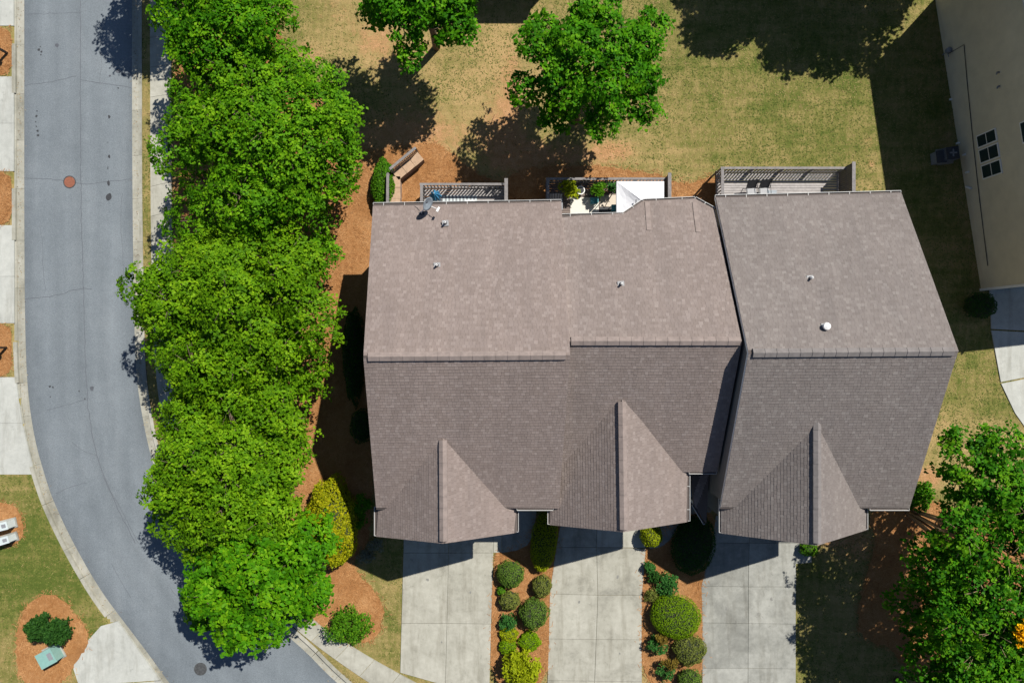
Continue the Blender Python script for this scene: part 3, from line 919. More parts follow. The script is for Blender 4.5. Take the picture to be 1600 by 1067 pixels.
# ---- middle unit: its back slope lies in the plane of the left one
def unit_mid():
    h = thing('townhouse', (7, 0, 0), 'middle townhouse with brown shingle roof, its rear eave notched round the white canopy', 'house', 'row of three townhouses')
    ry, rz = 0.02, 9.72
    zp = lambda y: rz - (y - ry) * SLOPE_B if y > ry else rz - (ry - y) * 0.575
    def at(px, py):
        z = 6.2
        for _ in range(6):
            p = G(px, py, z); z = zp(p.y)
        p.z = z
        return p
    a = at(877, 337.5); b = at(974, 335); c = at(1005, 314); d = at(1086, 310.5); e = at(1116, 327)
    rl = at(889, 533); rr = at(1160, 533)
    rl = Vector((2.6, ry, rz)); rr = Vector((11.1, ry, rz))
    fl = at(872, 742); fr = at(1121, 737)
    a.x = 2.55
    fl.x = 2.5; fl.y = fr.y; fl.z = fr.z
    wy = b.y - 0.4
    pent_wall(2.58, 11.0, [(wy, 0), (wy, zp(wy) - 0.3), (ry, rz - 0.35), (fr.y + 0.4, fr.z - 0.05), (fr.y + 0.4, 0)], 'x', h, M['siding'])
    # pieces of the back slope, cut round the notch (one outline)
    back = roof_plane([e, d, c, b, a, rl, rr], h, M['shingle_mid'])
    roof_plane([fl, fr, rr, rl], h, M['shingle_mid'])
    ridge_cap(rl + Vector((0.15, 0, 0)), rr, back, M['ridge_brown'], inset=0.1)
    for p, q in ((a, b), (b, c), (c, d), (d, e)):
        t = (q - p).normalized()
        gutter(p, q, (-t.y, t.x), h)
    for x0, y0, x1, y1 in ((1011, 316, 1014, 360), (1085, 316, 1091, 363)):
        p, q = at(x0, y0), at(x1, y1)
        MB().bar(p + Vector((0, 0, 0.045)), q + Vector((0, 0, 0.045)), 0.26, 0.02).build('hip_strip', M['ridge_brown'], back)
    # garage gable
    GZ = 8.12
    el0 = XY(859, 820, ZG); er0 = XY(1075, 815, ZG)
    pk = XY(975, 831, GZ); bk = XY(972, 624, GZ)
    el1 = Vector((el0.x, -6.6, ZG)); er1 = Vector((er0.x, fr.y + 0.1, ZG))
    g1 = roof_plane([el1, el0, pk, bk], h, M['shingle_mid'])
    roof_plane([er0, er1, bk, pk], h, M['shingle_mid'])
    ridge_cap(pk, bk, g1, M['ridge_brown'], 0.40, 0.5, 0.12)
    pent_wall(er0.y + 0.45, fr.y + 1.0, [(el0.x + 0.42, 0), (er0.x - 0.42, 0), (er0.x - 0.42, ZG - 0.08), (pk.x, GZ - 0.35), (el0.x + 0.42, ZG - 0.08)], 'y', h, M['siding'], 'gable_wall')
    garage_door(pk.x, er0.y + 0.45, h)
    gutter(Vector((el0.x, el0.y + 0.04, ZG)), Vector((el0.x, -9.2, ZG)), (-1, 0), h, False)
    gutter(er0 + Vector((0, 0.04, 0)), Vector((er0.x, fr.y - 0.2, ZG)), (1, 0), h)
    gutter(Vector((er0.x, fr.y, fr.z)), fr + Vector((-0.05, 0, 0)), (0, -1), h, False)
    # low porch roof between the garages
    zp_ = 3.3
    P = [XY(1084, 788, zp_), XY(1128, 818, zp_), XY(1131, 730, zp_ + 0.7), XY(1078, 730, zp_ + 0.7)]
    P[2].x = P[1].x = 11.2; P[3].y = P[2].y = fr.y + 0.3
    pr = MB().slab(P, 0.18).build('porch_roof', M['underlay'], h)
    shingles([p + Vector((0, 0, 0.02)) for p in P], pr, M['shingle_mid'])
    t = (P[1] - P[0]).normalized()
    gutter(P[0], P[1] - Vector((0.05, 0, 0)), (t.y, -t.x), h, False)
    MB().box((P[0].x + 0.12, P[0].y + 0.05, 1.6), (0.16, 0.16, 3.2)).build('porch_post', M['white'], h)
    y = G(970, 444, 8.3).y
    vent_pipe(970, 444, zp(y), back)
    return h, fr
hm, MF = unit_mid()

def unit_right():
    h = thing('townhouse', (16, -1, 0), 'right end townhouse with greyer shingle roof next to the olive neighbour', 'house', 'row of three townhouses')
    bl = XY(1116, 308, ZE); br = XY(1408, 301, ZE)
    rl = XY(1170, 551.5, ZR); rr = XY(1497, 549, ZR)
    fl = XY(1127, 795, ZE); fr = XY(1421, 794, ZE)
    rl.x = 11.22; bl.x = 10.98; fl.x = 11.25
    pent_wall(11.28, 20.75, [(bl.y - 0.5, 0), (bl.y - 0.5, ZE - 0.05), (rl.y, ZR - 0.35), (fr.y + 0.45, ZE - 0.05), (fr.y + 0.45, 0)], 'x', h, M['siding'])
    back = roof_plane([br, bl, rl, rr], h, M['shingle_grey'])
    roof_plane([fl, fr, rr, rl], h, M['shingle_grey'])
    ridge_cap(rl, rr, back, M['ridge_grey'], inset=0.2)
    gutter(bl, br, (0, 1), h)
    # white strip of the rake board on the right
    GZ = 8.35
    el0 = XY(1127, 833, ZG); er0 = XY(1353, 828, ZG)
    pk = XY(1281, 852, GZ); bk = XY(1273, 650, GZ)
    el1 = Vector((el0.x, fl.y + 0.02, ZG)); er1 = Vector((er0.x, fr.y + 0.02, ZG))
    pk.x = bk.x = 15.35
    g1 = roof_plane([el1, el0, pk, bk], h, M['shingle_grey'])
    roof_plane([er0, er1, bk, pk], h, M['shingle_grey'])
    ridge_cap(pk, bk, g1, M['ridge_grey'], 0.40, 0.5, 0.12)
    pent_wall(el0.y + 0.5, fl.y + 1.0, [(el0.x + 0.42, 0), (er0.x - 0.42, 0), (er0.x - 0.42, ZG - 0.08), (pk.x, GZ - 0.35), (el0.x + 0.42, ZG - 0.08)], 'y', h, M['siding'], 'gable_wall')
    garage_door(pk.x, el0.y + 0.5, h)
    gutter(el0 + Vector((0, 0.04, 0)), el1 + Vector((0, 1.6, 0)), (-1, 0), h, False)
    gutter(er0 + Vector((0, 0.04, 0)), er1 + Vector((0, -0.16, 0)), (1, 0), h, False)
    gutter(Vector((er0.x + 0.02, fr.y, ZE)), fr, (0, -1), h, False)
    MB().bar((fr.x - 0.35, fr.y + 0.5, 5.5), (fr.x - 0.35, fr.y + 0.5, 0.1), 0.09, 0.07).build('downspout', M['white'], h)
    for px, py, k in ((1265, 435, 0), (1288, 510, 1)):
        z = 8.0
        for _ in range(5):
            y = G(px, py, z).y
            z = ZE + (bl.y - y) / (bl.y - rl.y) * (ZR - ZE)
        vent_pipe(px, py, z, back, k)
    return h
hr = unit_right()

# ------------------------------------------------------------------ neighbour building on the right
def neighbour():
    b0 = G(1461, -2); b1 = G(1533, 452)
    H = 7.2
    d = (b1 - b0).normalized(); nrm = Vector((d.y, -d.x, 0))       # d points down the picture; outward normal faces left
    if nrm.x > 0: nrm = -nrm
    h = thing('neighbour_house', ((b0.x + b1.x) / 2 + 3, (b0.y + b1.y) / 2, 0), 'tall olive sided neighbouring house at the right edge with a triple window', 'house')
    inn = -nrm
    c0 = b0 + inn * 9; c1 = b1 + Vector((9.5, 1.1, 0))
    MB().prism([(p.x, p.y) for p in (b0, b1, c1, c0)], -0.2, H).build('wall', M['siding_olive'], h)
    # lap siding, course by course
    mb = MB(); z = 0.35; e = 0.19
    L = (b1 - b0).length
    while z < H - 0.05:
        p, q = b0, b1
        o1 = nrm * 0.035; o2 = nrm * 0.012
        vs = [p + o1 + Vector((0, 0, z)), q + o1 + Vector((0, 0, z)), q + o2 + Vector((0, 0, z + e)), p + o2 + Vector((0, 0, z + e)), p + Vector((0, 0, z)), q + Vector((0, 0, z))]
        mb.add(vs, [(0, 1, 2, 3), (4, 5, 1, 0)])
        z += e
    stuff(mb.build('lap_siding', M['siding_olive'], h))
    MB().bar(b1 + nrm * 0.03 + Vector((0, 0, 0)) + d * 0.03, b1 + nrm * 0.03 + d * 0.03 + Vector((0, 0, H)), 0.14, 0.14).build('corner_board', M['white'], h)
    # front wall trim and downspout
    fd = (c1 - b1).normalized()
    fn = Vector((fd.y, -fd.x, 0))
    g0 = b1 + fd * 0.4 + fn * 0.05; g1 = b1 + fd * 2.4 + fn * 0.05
    MB().bar(b1 + fn * 0.06 + Vector((0, 0, 0.3)) + fd * 0.1, b1 + fd * 6 + fn * 0.06 + Vector((0, 0, 0.3)), 0.1, 0.25).build('skirt_board', M['white'], h)
    MB().bar(b1 + fn * 0.1 + fd * 2.6, b1 + fn * 0.1 + fd * 2.6 + Vector((0, 0, H)), 0.1, 0.1).build('downspout', M['white'], h)
    # roof: eave outline then a hip above, all past the frame
    ze = H
    e0 = Vector((b0.x - 0.3, b0.y + 0.25, ze)); e1 = G(1523, 462); e1.z = ze
    e2 = G(1720, 398); e2.z = ze; e3 = Vector((e2.x, b0.y, ze))
    k0 = (e0 + e3) / 2 + Vector((0, -3.5, 3.0)); k1 = (e1 + e2) / 2 + Vector((0, 4, 3.0))
    r = MB()
    r.add([e0, e1, e2, e3, k0, k1], [(0, 1, 5, 4), (1, 2, 5), (2, 3, 4, 5), (3, 0, 4), (3, 2, 1, 0)])
    r.build('roof', M['shingle_grey'], h)
    gutter(e1, e0, (-1, 0), h, False)
    # points on the wall seen at a pixel
    def on_wall(px, py):
        ray = G(px, py) - Vector((0, 0, CAM_H))
        o = Vector((0, 0, CAM_H))
        t = (b0 - o).dot(nrm) / ray.dot(nrm)
        return o + ray * t
    def rect(p00, p10, p11, p01, name, mat, off, parent, th=0.03):
        vs = [p + nrm * off for p in (p00, p10, p11, p01)] + [p + nrm * (off - th) for p in (p00, p10, p11, p01)]
        return MB().add(vs, [(0, 1, 2, 3), (7, 6, 5, 4), (0, 4, 5, 1), (1, 5, 6, 2), (2, 6, 7, 3), (3, 7, 4, 0)]).build(name, mat, parent)
    def window(plo_top, plo_bot, zlo, zhi):
        a = on_wall(*plo_top); b = on_wall(*plo_bot)
        a.z = b.z = 0
        up = lambda p, z: p + Vector((0, 0, z))
        f = rect(up(a, zlo), up(b, zlo), up(b, zhi), up(a, zhi), 'window', M['white'], 0.07, h, 0.06)
        dd = (b - a).normalized() * 0.07
        zm = (zlo + zhi) / 2
        for z0, z1 in ((zlo + 0.07, zm - 0.03), (zm + 0.03, zhi - 0.07)):
            rect(up(a + dd, z0), up(b - dd, z0), up(b - dd, z1), up(a + dd, z1), 'pane', M['glass'], 0.078, f, 0.02)
    w0 = on_wall(1527, 215); w1 = on_wall(1557, 203)
    zlo, zhi = w0.z, w1.z
    for p0, p1 in (((1526, 213), (1528, 233)), ((1528.5, 235.5), (1531, 257.5)), ((1531.5, 260), (1534, 282))):
        window(p0, p1, zlo, zhi)
    q = on_wall(1594, 190)
    window((1594, 192), (1597, 226), q.z, q.z + 1.6)
    # service pipe running along the wall
    P = [on_wall(1484, 84), on_wall(1508, 70), on_wall(1513, 130), on_wall(1522, 220), on_wall(1532, 310), on_wall(1545, 415)]
    MB().tube([p + nrm * 0.07 for p in P], 0.022, 6).build('cable_conduit', M['dark'], h)
    for i, (px, py) in enumerate(((1486, 156), (1498, 224), (1508, 242), (1513, 269))):
        p = on_wall(px, py)
        MB().bar(p + nrm * 0.06 - Vector((0, 0, 0.12)), p + nrm * 0.06 + Vector((0, 0, 0.12)), 0.14, 0.10).build('wall_vent', M['white'], h)
    p = on_wall(1512, 294)
    MB().bar(p + nrm * 0.09 - d * 0.1, p + nrm * 0.09 + d * 0.1 + Vector((0, 0, 0.4)), 0.12, 0.1).build('wall_vent', M['white'], h)
    for px, py in ((1562, 113), (1563, 135)):
        p = on_wall(px, py)
        MB().tube([p, p + nrm * 0.14, p + nrm * 0.2 + d * 0.1], 0.05, 8).build('exhaust_hood', M['grey'], h)
    # meter with pipes
    p = on_wall(1487, 78)
    MB().lathe([(0.13, -0.16), (0.16, -0.1), (0.16, 0.12), (0.1, 0.17)], p + nrm * 0.2, 14).build('gas_meter', M['grey'], h)
    MB().tube([p + nrm * 0.1 - Vector((0, 0, 0.9)), p + nrm * 0.15 - Vector((0, 0, 0.2)), p + nrm * 0.25 + d * 0.4], 0.03, 6).build('meter_pipe', M['grey'], h)
    return h, on_wall, nrm
hn, on_wall, nwn = neighbour()
def ac_unit(px, py, s, label):
    c = G(px, py, 0.0)
    t = thing('air_conditioner', (c.x, c.y, 0), label, 'air conditioner')
    MB().box((c.x, c.y, 0.04), (s * 1.3, s * 1.3, 0.1), 0.12).build('pad', M['concrete_grey'], t)
    b = MB().box((c.x, c.y, 0.5), (s, s, 0.8), 0.12).build('cabinet', M['dark'], t)
    for k in range(9):
        MB().box((c.x, c.y, 0.16 + k * 0.08), (s + 0.02, s + 0.02, 0.02), 0.12).build('louvre', M['grey'], b)
    MB().lathe([(s * 0.42, 0.9), (s * 0.42, 0.925), (s * 0.36, 0.925), (s * 0.36, 0.905)], (c.x, c.y, 0), 20).build('fan_ring', M['dark'], t)
    f = MB()
    for k in range(4):
        f.box((c.x + 0.15 * s * math.cos(k * 1.57), c.y + 0.15 * s * math.sin(k * 1.57), 0.915), (0.3 * s, 0.12 * s, 0.01), k * 1.57 + 0.1)
    f.build('fan_blades', M['grey'], t)
ac_unit(1475, 245, 0.75, 'air conditioner with round fan top beside the olive house wall')
c = G(1461, 249)
t = thing('utility_cabinet', (c.x, c.y, 0), 'low dark cabinet left of the air conditioner in the shade', 'cabinet')
MB().box((c.x, c.y, 0.3), (0.55, 0.7, 0.6), 0.1).build('body', M['grey'], t)
MB().box((c.x, c.y, 0.62), (0.6, 0.75, 0.04), 0.1).build('lid', M['dark'], t)

# neighbour behind, only its shadow reaches the picture
def rear_house():
    a = G(906, -48); 
    h = thing('rear_house', (a.x - 6, a.y + 5, 0), 'house beyond the top edge whose roof corner shades the lawn', 'house')
    x1, y0 = a.x, a.y
    MB().box((x1 - 4.2, y0 + 5.4, 2.8), (7.6, 10, 5.6)).build('wall', M['siding'], h)
    z = 5.8
    e = [Vector((x1 - 8.4, y0, z)), Vector((x1 - 0.35, y0, z)), Vector((x1, y0 + 0.7, z)), Vector((x1, y0 + 11, z)), Vector((x1 - 8.4, y0 + 11, z))]
    k0 = Vector((x1 - 5, y0 + 5.5, 7.8)); k1 = Vector((x1 - 3.6, y0 + 5.5, 7.8))
    MB().add(e + [k0, k1], [(0, 1, 6, 5), (1, 2, 6), (2, 3, 6), (3, 4, 5, 6), (4, 0, 5), (4, 3, 2, 1, 0)]).build('roof', M['shingle_brown'], h)
rear_house()

# ------------------------------------------------------------------ decks
DZ, RZ, SZ = 1.15, 2.15, 3.0
def deck(x0, x1, y0, y1, label, floor='wood_floor', rail='wood_grey', step=0.2, left_screen=False):
    t = thing('deck', ((x0 + x1) / 2, (y0 + y1) / 2, 0), label, 'deck', 'rear decks')
    n = int((y1 - y0) / 0.146)
    bw = (y1 - y0) / n
    me = None
    for i in range(n):
        yc = y0 + (i + 0.5) * bw
        b = MB().box((0, 0, 0), (x1 - x0, bw - 0.02, 0.035)) if me is None else None
        if me is None:
            o = b.build('deck_board', M[floor], t); me = o.data
            o.location = ((x0 + x1) / 2, yc, DZ - 0.0175)
        else:
            o = link('deck_board', me, t)
            o.location = ((x0 + x1) / 2, yc + random.gauss(0, 0.001), DZ - 0.0175 + random.uniform(-0.002, 0.002))
    # frame and posts
    f = MB()
    f.bar((x0, y1 - 0.02, DZ - 0.16), (x1, y1 - 0.02, DZ - 0.16), 0.04, 0.24)
    f.bar((x0 + 0.02, y0, DZ - 0.16), (x0 + 0.02, y1 - 0.05, DZ - 0.16), 0.04, 0.24)
    f.bar((x1 - 0.02, y0, DZ - 0.16), (x1 - 0.02, y1 - 0.05, DZ - 0.16), 0.04, 0.24)
    f.build('deck_frame', M['wood_dark'], t)
    # posts
    npost = max(2, int(round((x1 - x0) / 1.7)))
    for i in range(npost + 1):
        x = x0 + 0.05 + (x1 - x0 - 0.1) * i / npost
        MB().box((x, y1 - 0.09, (RZ - 0.05) / 2), (0.09, 0.09, RZ - 0.05)).build('post', M[rail], t)
    # back railing
    MB().box(((x0 + x1) / 2, y1 - 0.09, RZ - 0.015), (x1 - x0 + 0.06, 0.14, 0.035)).build('rail_cap', M[rail], t)
    MB().box(((x0 + x1) / 2, y1 - 0.09, DZ + 0.1), (x1 - x0, 0.04, 0.07)).build('bottom_rail', M[rail], t)
    MB().box((x0 + 0.08, (y0 + y1) / 2 - 0.08, RZ - 0.012), (0.17, y1 - y0 - 0.12, 0.035)).build('rail_cap', M[rail], t)
    MB().box((x0 + 0.08, (y0 + y1) / 2 - 0.09, DZ + 0.1), (0.04, y1 - y0 - 0.2, 0.07)).build('bottom_rail', M[rail], t)
    bal = None
    def baluster(x, y):
        nonlocal bal
        if bal is None:
            o = MB().box((0, 0, 0), (0.07, 0.05, RZ - DZ - 0.1)).build('baluster', M[rail], t); bal = o.data
        else: o = link('baluster', bal, t)
        o.location = (x, y, (RZ + DZ) / 2 + 0.02)
    x = x0 + 0.2
    while x < x1 - 0.15:
        baluster(x, y1 - 0.135); x += step
    y = y0 + 0.1
    while y < y1 - 0.2:
        baluster(x0 + 0.125, y); y += step
    # privacy screen on the right side
    s = MB().box((x1 - 0.04, (y0 + y1) / 2, SZ), (0.20, y1 - y0 + 0.1, 0.045)).build('screen_cap', M[rail], t)
    for zz in (DZ + 0.15, (DZ + SZ) / 2 , SZ - 0.1):
        MB().box((x1 - 0.03, (y0 + y1) / 2, zz), (0.04, y1 - y0, 0.09)).build('screen_rail', M['wood_dark'], s)
    y = y0 + 0.06
    sl_ = None
    while y < y1 - 0.04:
        if sl_ is None:
            o = MB().box((0, 0, 0), (0.02, 0.108, SZ - DZ - 0.05)).build('screen_slat', M['wood_dark'], s); sl_ = o.data
        else: o = link('screen_slat', sl_, s)
        o.location = (x1 - 0.065, y, (SZ + DZ) / 2 + 0.0)
        y += 0.122
    return t
deck_r = deck(12.42, 19.9, 7.35, 10.38, 'grey wooden deck behind the right townhouse with two dark chairs')
deck_l = deck(-5.45, -0.30, 6.95, 9.42, 'grey wooden deck behind the left townhouse with blue umbrella and striped rug')
deck_m = deck(2.05, 9.2, 6.45, 9.74, 'dark wooden deck behind the middle townhouse crowded with plants and a canopy', 'wood_brown', 'wood_grey')

# things on the right deck: two sling chairs and a small glass table
def sling_chair(px, py, rot, label, grp):
    p = G(px, py, DZ + 0.5)
    t = thing('patio_chair', (p.x, p.y, DZ), label, 'chair', grp)
    c, s = math.cos(rot), math.sin(rot)
    L = lambda x, y, z: Vector((p.x + x * c - y * s, p.y + x * s + y * c, DZ + z))
    W = 0.29
    def panel(a, b, th, name, mat):
        # a,b: (y,z) ends
        vs = []
        for y, z in (a, b):
            vs += [L(-W, y, z), L(W, y, z), L(W, y, z - th), L(-W, y, z - th)]
        return MB().add(vs, [(0, 1, 5, 4), (3, 7, 6, 2), (0, 4, 7, 3), (1, 2, 6, 5), (0, 3, 2, 1), (4, 5, 6, 7)]).build(name, mat, t)
    panel((-0.28, 0.43), (0.24, 0.40), 0.05, 'seat', M['grey'])
    panel((0.25, 0.44), (0.62, 0.98), 0.05, 'backrest', M['dark'])
    for sx in (-1, 1):
        MB().tube([L(sx * (W + 0.04), -0.3, 0), L(sx * (W + 0.04), -0.27, 0.62), L(sx * (W + 0.04), 0.3, 0.62)], 0.02, 6).build('arm', M['black'], t)
        MB().tube([L(sx * (W + 0.04), 0.36, 0), L(sx * (W + 0.04), 0.2, 0.42), L(sx * (W + 0.02), 0.62, 0.99)], 0.02, 6).build('leg', M['black'], t)
    return t
sling_chair(1175, 300, 0.10, 'left dark backed patio chair on the right deck', 'pair of patio chairs')
sling_chair(1195, 299.5, 0.06, 'right dark backed patio chair on the right deck', 'pair of patio chairs')
p = G(1206, 304, DZ + 0.4)
t = thing('side_table', (p.x, p.y, DZ), 'low blue grey side table at the right of the patio chairs', 'table')
MB().box((p.x, p.y, DZ + 0.42), (0.55, 0.5, 0.03)).build('table_top', M['dish'], t)
for sx in (-1, 1):
    for sy in (-1, 1): MB().box((p.x + sx * 0.22, p.y + sy * 0.2, DZ + 0.2), (0.03, 0.03, 0.4)).build('leg', M['black'], t)

# left deck: folded umbrella and striped rug
p = G(679, 304, DZ + 1.9)
t = thing('patio_umbrella', (p.x, p.y, DZ), 'folded blue patio umbrella at the roof edge over the left deck', 'umbrella')
mb = MB(); n = 32
prof = [(0.03, 2.15), (0.12, 2.05), (0.30, 1.75), (0.36, 1.3), (0.26, 0.95)]
vs = []
for i, (r, z) in enumerate(prof):
    for k in range(n):
        a = 2 * math.pi * k / n
        rr = r * (1.0 if k % 4 in (0, 1) else 0.62)
        vs.append((p.x + rr * math.cos(a), p.y + rr * math.sin(a), DZ + z))
fs = [(i * n + k, i * n + (k + 1) % n, (i + 1) * n + (k + 1) % n, (i + 1) * n + k) for i in range(len(prof) - 1) for k in range(n)] + [tuple(range(n))]
mb.add(vs, fs).build('cloth', M['blue'], t)
MB().tube([(p.x, p.y, DZ), (p.x, p.y, DZ + 2.25)], 0.022, 8).build('pole', M['white'], t)
MB().lathe([(0.25, 0), (0.25, 0.06), (0.06, 0.1)], (p.x, p.y, DZ + 0.004), 16).build('base', M['dark'], t)
a, b = G(684, 306, DZ), G(745, 330, DZ)
t = thing('striped_rug', ((a.x + b.x) / 2, (a.y + b.y) / 2, DZ), 'pale grey striped rug on the left deck', 'rug')
n = 22
for k in range(n):
    x = a.x + (b.x - a.x) * (k + 0.5) / n
    MB().box((x, (a.y + b.y) / 2, DZ + 0.01 + 0.001 * (k % 2)), ((b.x - a.x) / n - 0.004, a.y - b.y, 0.012)).build('stripe', M['utility_white'] if k % 2 else M['grey'], t)
# small white bench rail lying on the rug
p = G(735, 315, DZ + 0.3)
t = thing('folding_stool', (p.x, p.y, DZ), 'low white folding stool on the striped rug', 'stool')
MB().box((p.x, p.y, DZ + 0.38), (0.62, 0.14, 0.03)).build('seat', M['white'], t)
for sx in (-1, 1): MB().box((p.x + sx * 0.27, p.y, DZ + 0.18), (0.04, 0.12, 0.36)).build('leg', M['dark'], t)

# satellite dish on the left roof edge
def dish():
    base = G(659, 334, 6.15)
    t = thing('satellite_dish', (base.x, base.y, base.z), 'grey satellite dish on a white arm at the rear roof edge', 'satellite dish')
    MB().box((base.x, base.y, base.z + 0.02), (0.26, 0.2, 0.05), 0.3).build('mount_plate', M['dark'], t)
    top = G(664, 326, 6.75); top = Vector((top.x, top.y, 6.75))
    MB().tube([base, base + Vector((0.02, 0.02, 0.35)), top], 0.03, 8).build('mast', M['white'], t)
    # reflector, shallow bowl facing right and up the picture
    cen = G(669, 319, 7.0)
    ax = Vector((0.80, -0.42, 0.42)).normalized()
    u_ = ax.cross(Vector((0, 0, 1))).normalized(); v_ = u_.cross(ax)
    mb = MB(); nn = 24; rings = [(0.02, 0.10), (0.15, 0.085), (0.27, 0.05), (0.36, 0.0)]
    vs = []
    for r, dd in rings:
        for k in range(nn):
            a_ = 2 * math.pi * k / nn
            vs.append(cen - ax * dd + u_ * (r * 1.05 * math.cos(a_)) + v_ * (r * math.sin(a_)))
    vs2 = [x - ax * 0.02 for x in vs]
    m = len(rings)
    fs = [(i * nn + k, i * nn + (k + 1) % nn, (i + 1) * nn + (k + 1) % nn, (i + 1) * nn + k) for i in range(m - 1) for k in range(nn)]
    o_ = m * nn
    fs2 = [tuple(o_ + q for q in f[::-1]) for f in fs]
    rim = [((m - 1) * nn + k, (m - 1) * nn + (k + 1) % nn, o_ + (m - 1) * nn + (k + 1) % nn, o_ + (m - 1) * nn + k) for k in range(nn)]
    mb.add(vs + vs2, fs + fs2 + rim + [tuple(range(nn))]).build('reflector', M['dish'], t, True)
    tip = cen + ax * 0.5 - v_ * 0.3
    MB().tube([cen - v_ * 0.34, tip], 0.022, 6).build('feed_arm', M['white'], t)
    MB().bar(tip - u_ * 0.13, tip + u_ * 0.13, 0.11, 0.09).build('receiver', M['white'], t)
    MB().tube([base, G(652, 325, 6.0), G(647, 322, 5.9)], 0.012, 6).build('cable', M['dark'], t)
dish()

# middle deck: canopy, rugs, chair, pots
def canopy():
    z0, z1 = 3.4, 4.05
    a = G(963.5, 283.5, z0); b = G(1037.5, 285.5, z0)
    y1 = a.y; y0 = 6.62
    x0, x1 = a.x, b.x
    t = thing('canopy_tent', ((x0 + x1) / 2, (y0 + y1) / 2, DZ), 'white square canopy tent on the middle deck tucked under the eave', 'canopy')
    ap = Vector(((x0 + x1) / 2 + 0.05, (y0 + y1) / 2, z1))
    c = [Vector((x0, y0, z0)), Vector((x1, y0, z0)), Vector((x1, y1, z0)), Vector((x0, y1, z0))]
    mb = MB(); N = 8
    for i in range(4):
        p, q = c[i], c[(i + 1) % 4]
        grid = []
        for r in range(N + 1):
            for k in range(N + 1):
                s = r / N
                e = p.lerp(q, k / N)
                pt = e.lerp(ap, s)
                sag = 0.10 * math.sin(math.pi * s) * math.sin(math.pi * k / N) + random.uniform(0, 0.012) * (0 < k < N)
                grid.append(pt - Vector((0, 0, sag)))
        o = len(mb.v)
        mb.v += [tuple(g) for g in grid]
        for r in range(N):
            for k in range(N):
                i0 = o + r * (N + 1) + k
                mb.f.append((i0, i0 + 1, i0 + N + 2, i0 + N + 1))
    mb.build('cloth', M['cloth_white'], t, False)
    for i in range(4):
        p, q = c[i], c[(i + 1) % 4]
        MB().bar(p - Vector((0, 0, 0.11)), q - Vector((0, 0, 0.11)), 0.012, 0.2).build('valance', M['cloth_white'], t)
        pp = c[i].lerp(ap, 0.03)
        MB().tube([(pp.x, pp.y, DZ), (pp.x, pp.y, z0 - 0.02)], 0.025, 8).build('pole', M['grey'], t)
    s = c[0].lerp(ap, 0.6)
    MB().bar(Vector((ap.x - 0.42, ap.y - 0.36, z1 - 0.12)), Vector((ap.x - 0.40, ap.y + 0.12, z1 - 0.07)), 0.05, 0.03).build('vent_slit', M['dark'], t)
canopy()
def rug(px0, py0, px1, py1, mat, label, yb=None):
    a, b = G(px0, py0, DZ), G(px1, py1, DZ)
    t = MB().box(((a.x + b.x) / 2, (a.y + b.y) / 2, DZ + 0.012), (b.x - a.x, a.y - b.y, 0.016), 0.0)
    for k in range(24):
        x = a.x + (b.x - a.x) * (k + 0.5) / 24
        t.box((x, a.y + 0.02, DZ + 0.012), (0.012, 0.05, 0.008)); t.box((x, b.y - 0.02, DZ + 0.012), (0.012, 0.05, 0.008))
    o = t.build('rug', M[mat])
    return tag(o, label, 'rug')
rug(891, 309, 935.5, 345, 'rug_white', 'cream rug with leaf shadows on the middle deck')
rug(937, 305, 964, 323, 'rug_beige', 'beige rug beside the canopy on the middle deck')
rug(936.5, 324, 962, 345, 'dark', 'dark grey mat between the beige rug and the roof')
def adirondack(px, py):
    p = G(px, py, DZ + 0.4)
    t = thing('lounge_chair', (p.x, p.y, DZ), 'grey slatted lounge chair at the left end of the middle deck', 'chair')
    for k in range(5):
        x = p.x - 0.28 + k * 0.14
        hh = 0.62 - 0.05 * abs(k - 2)
        MB().bar((x, p.y - 0.1, DZ + 0.36), (x + (k - 2) * 0.02, p.y + 0.32, DZ + 0.36 + hh), 0.12, 0.025).build('back_slat', M['grey'], t)
    for k in range(4):
        MB().box((p.x, p.y - 0.15 - k * 0.13, DZ + 0.37 - 0.01 * k), (0.6, 0.115, 0.025)).build('seat_slat', M['grey'], t)
    for sx in (-1, 1):
        MB().box((p.x + sx * 0.36, p.y - 0.2, DZ + 0.57), (0.13, 0.75, 0.03)).build('arm', M['grey'], t)
        MB().box((p.x + sx * 0.34, p.y - 0.5, DZ + 0.28), (0.05, 0.1, 0.56)).build('leg', M['grey'], t)
        MB().box((p.x + sx * 0.34, p.y + 0.05, DZ + 0.28), (0.05, 0.1, 0.56)).build('leg', M['grey'], t)
adirondack(868, 314)
def stool(px, py, label):
    p = G(px, py, DZ + 0.4)
    t = thing('plastic_chair', (p.x, p.y, DZ), label, 'chair')
    MB().box((p.x, p.y, DZ + 0.40), (0.42, 0.40, 0.04)).build('seat', M['teal'], t)
    MB().bar((p.x + 0.2, p.y - 0.18, DZ + 0.62), (p.x + 0.2, p.y + 0.18, DZ + 0.62), 0.04, 0.42).build('backrest', M['teal'], t)
    for sx in (-1, 1):
        for sy in (-1, 1): MB().box((p.x + sx * 0.18, p.y + sy * 0.17, DZ + 0.19), (0.035, 0.035, 0.38)).build('leg', M['teal'], t)
stool(928, 314, 'teal plastic chair on the corner of the cream rug')
stool(961, 325, 'teal plastic chair half under the canopy edge')
p0, p1 = G(944, 325, DZ + 0.03), G(957, 302, DZ + 0.9)  # black rod modelled in place of an umbrella pole's shadow
t = MB().tube([p0, p1], [0.02, 0.03], 8); t.lathe([(0.03, 0), (0.06, 0.05), (0.03, 0.12)], p1, 10)
tag(t.build('pole_shadow_rod', M['black']), 'thin dark rod standing in for an umbrella pole shadow across the beige rug', 'pole')

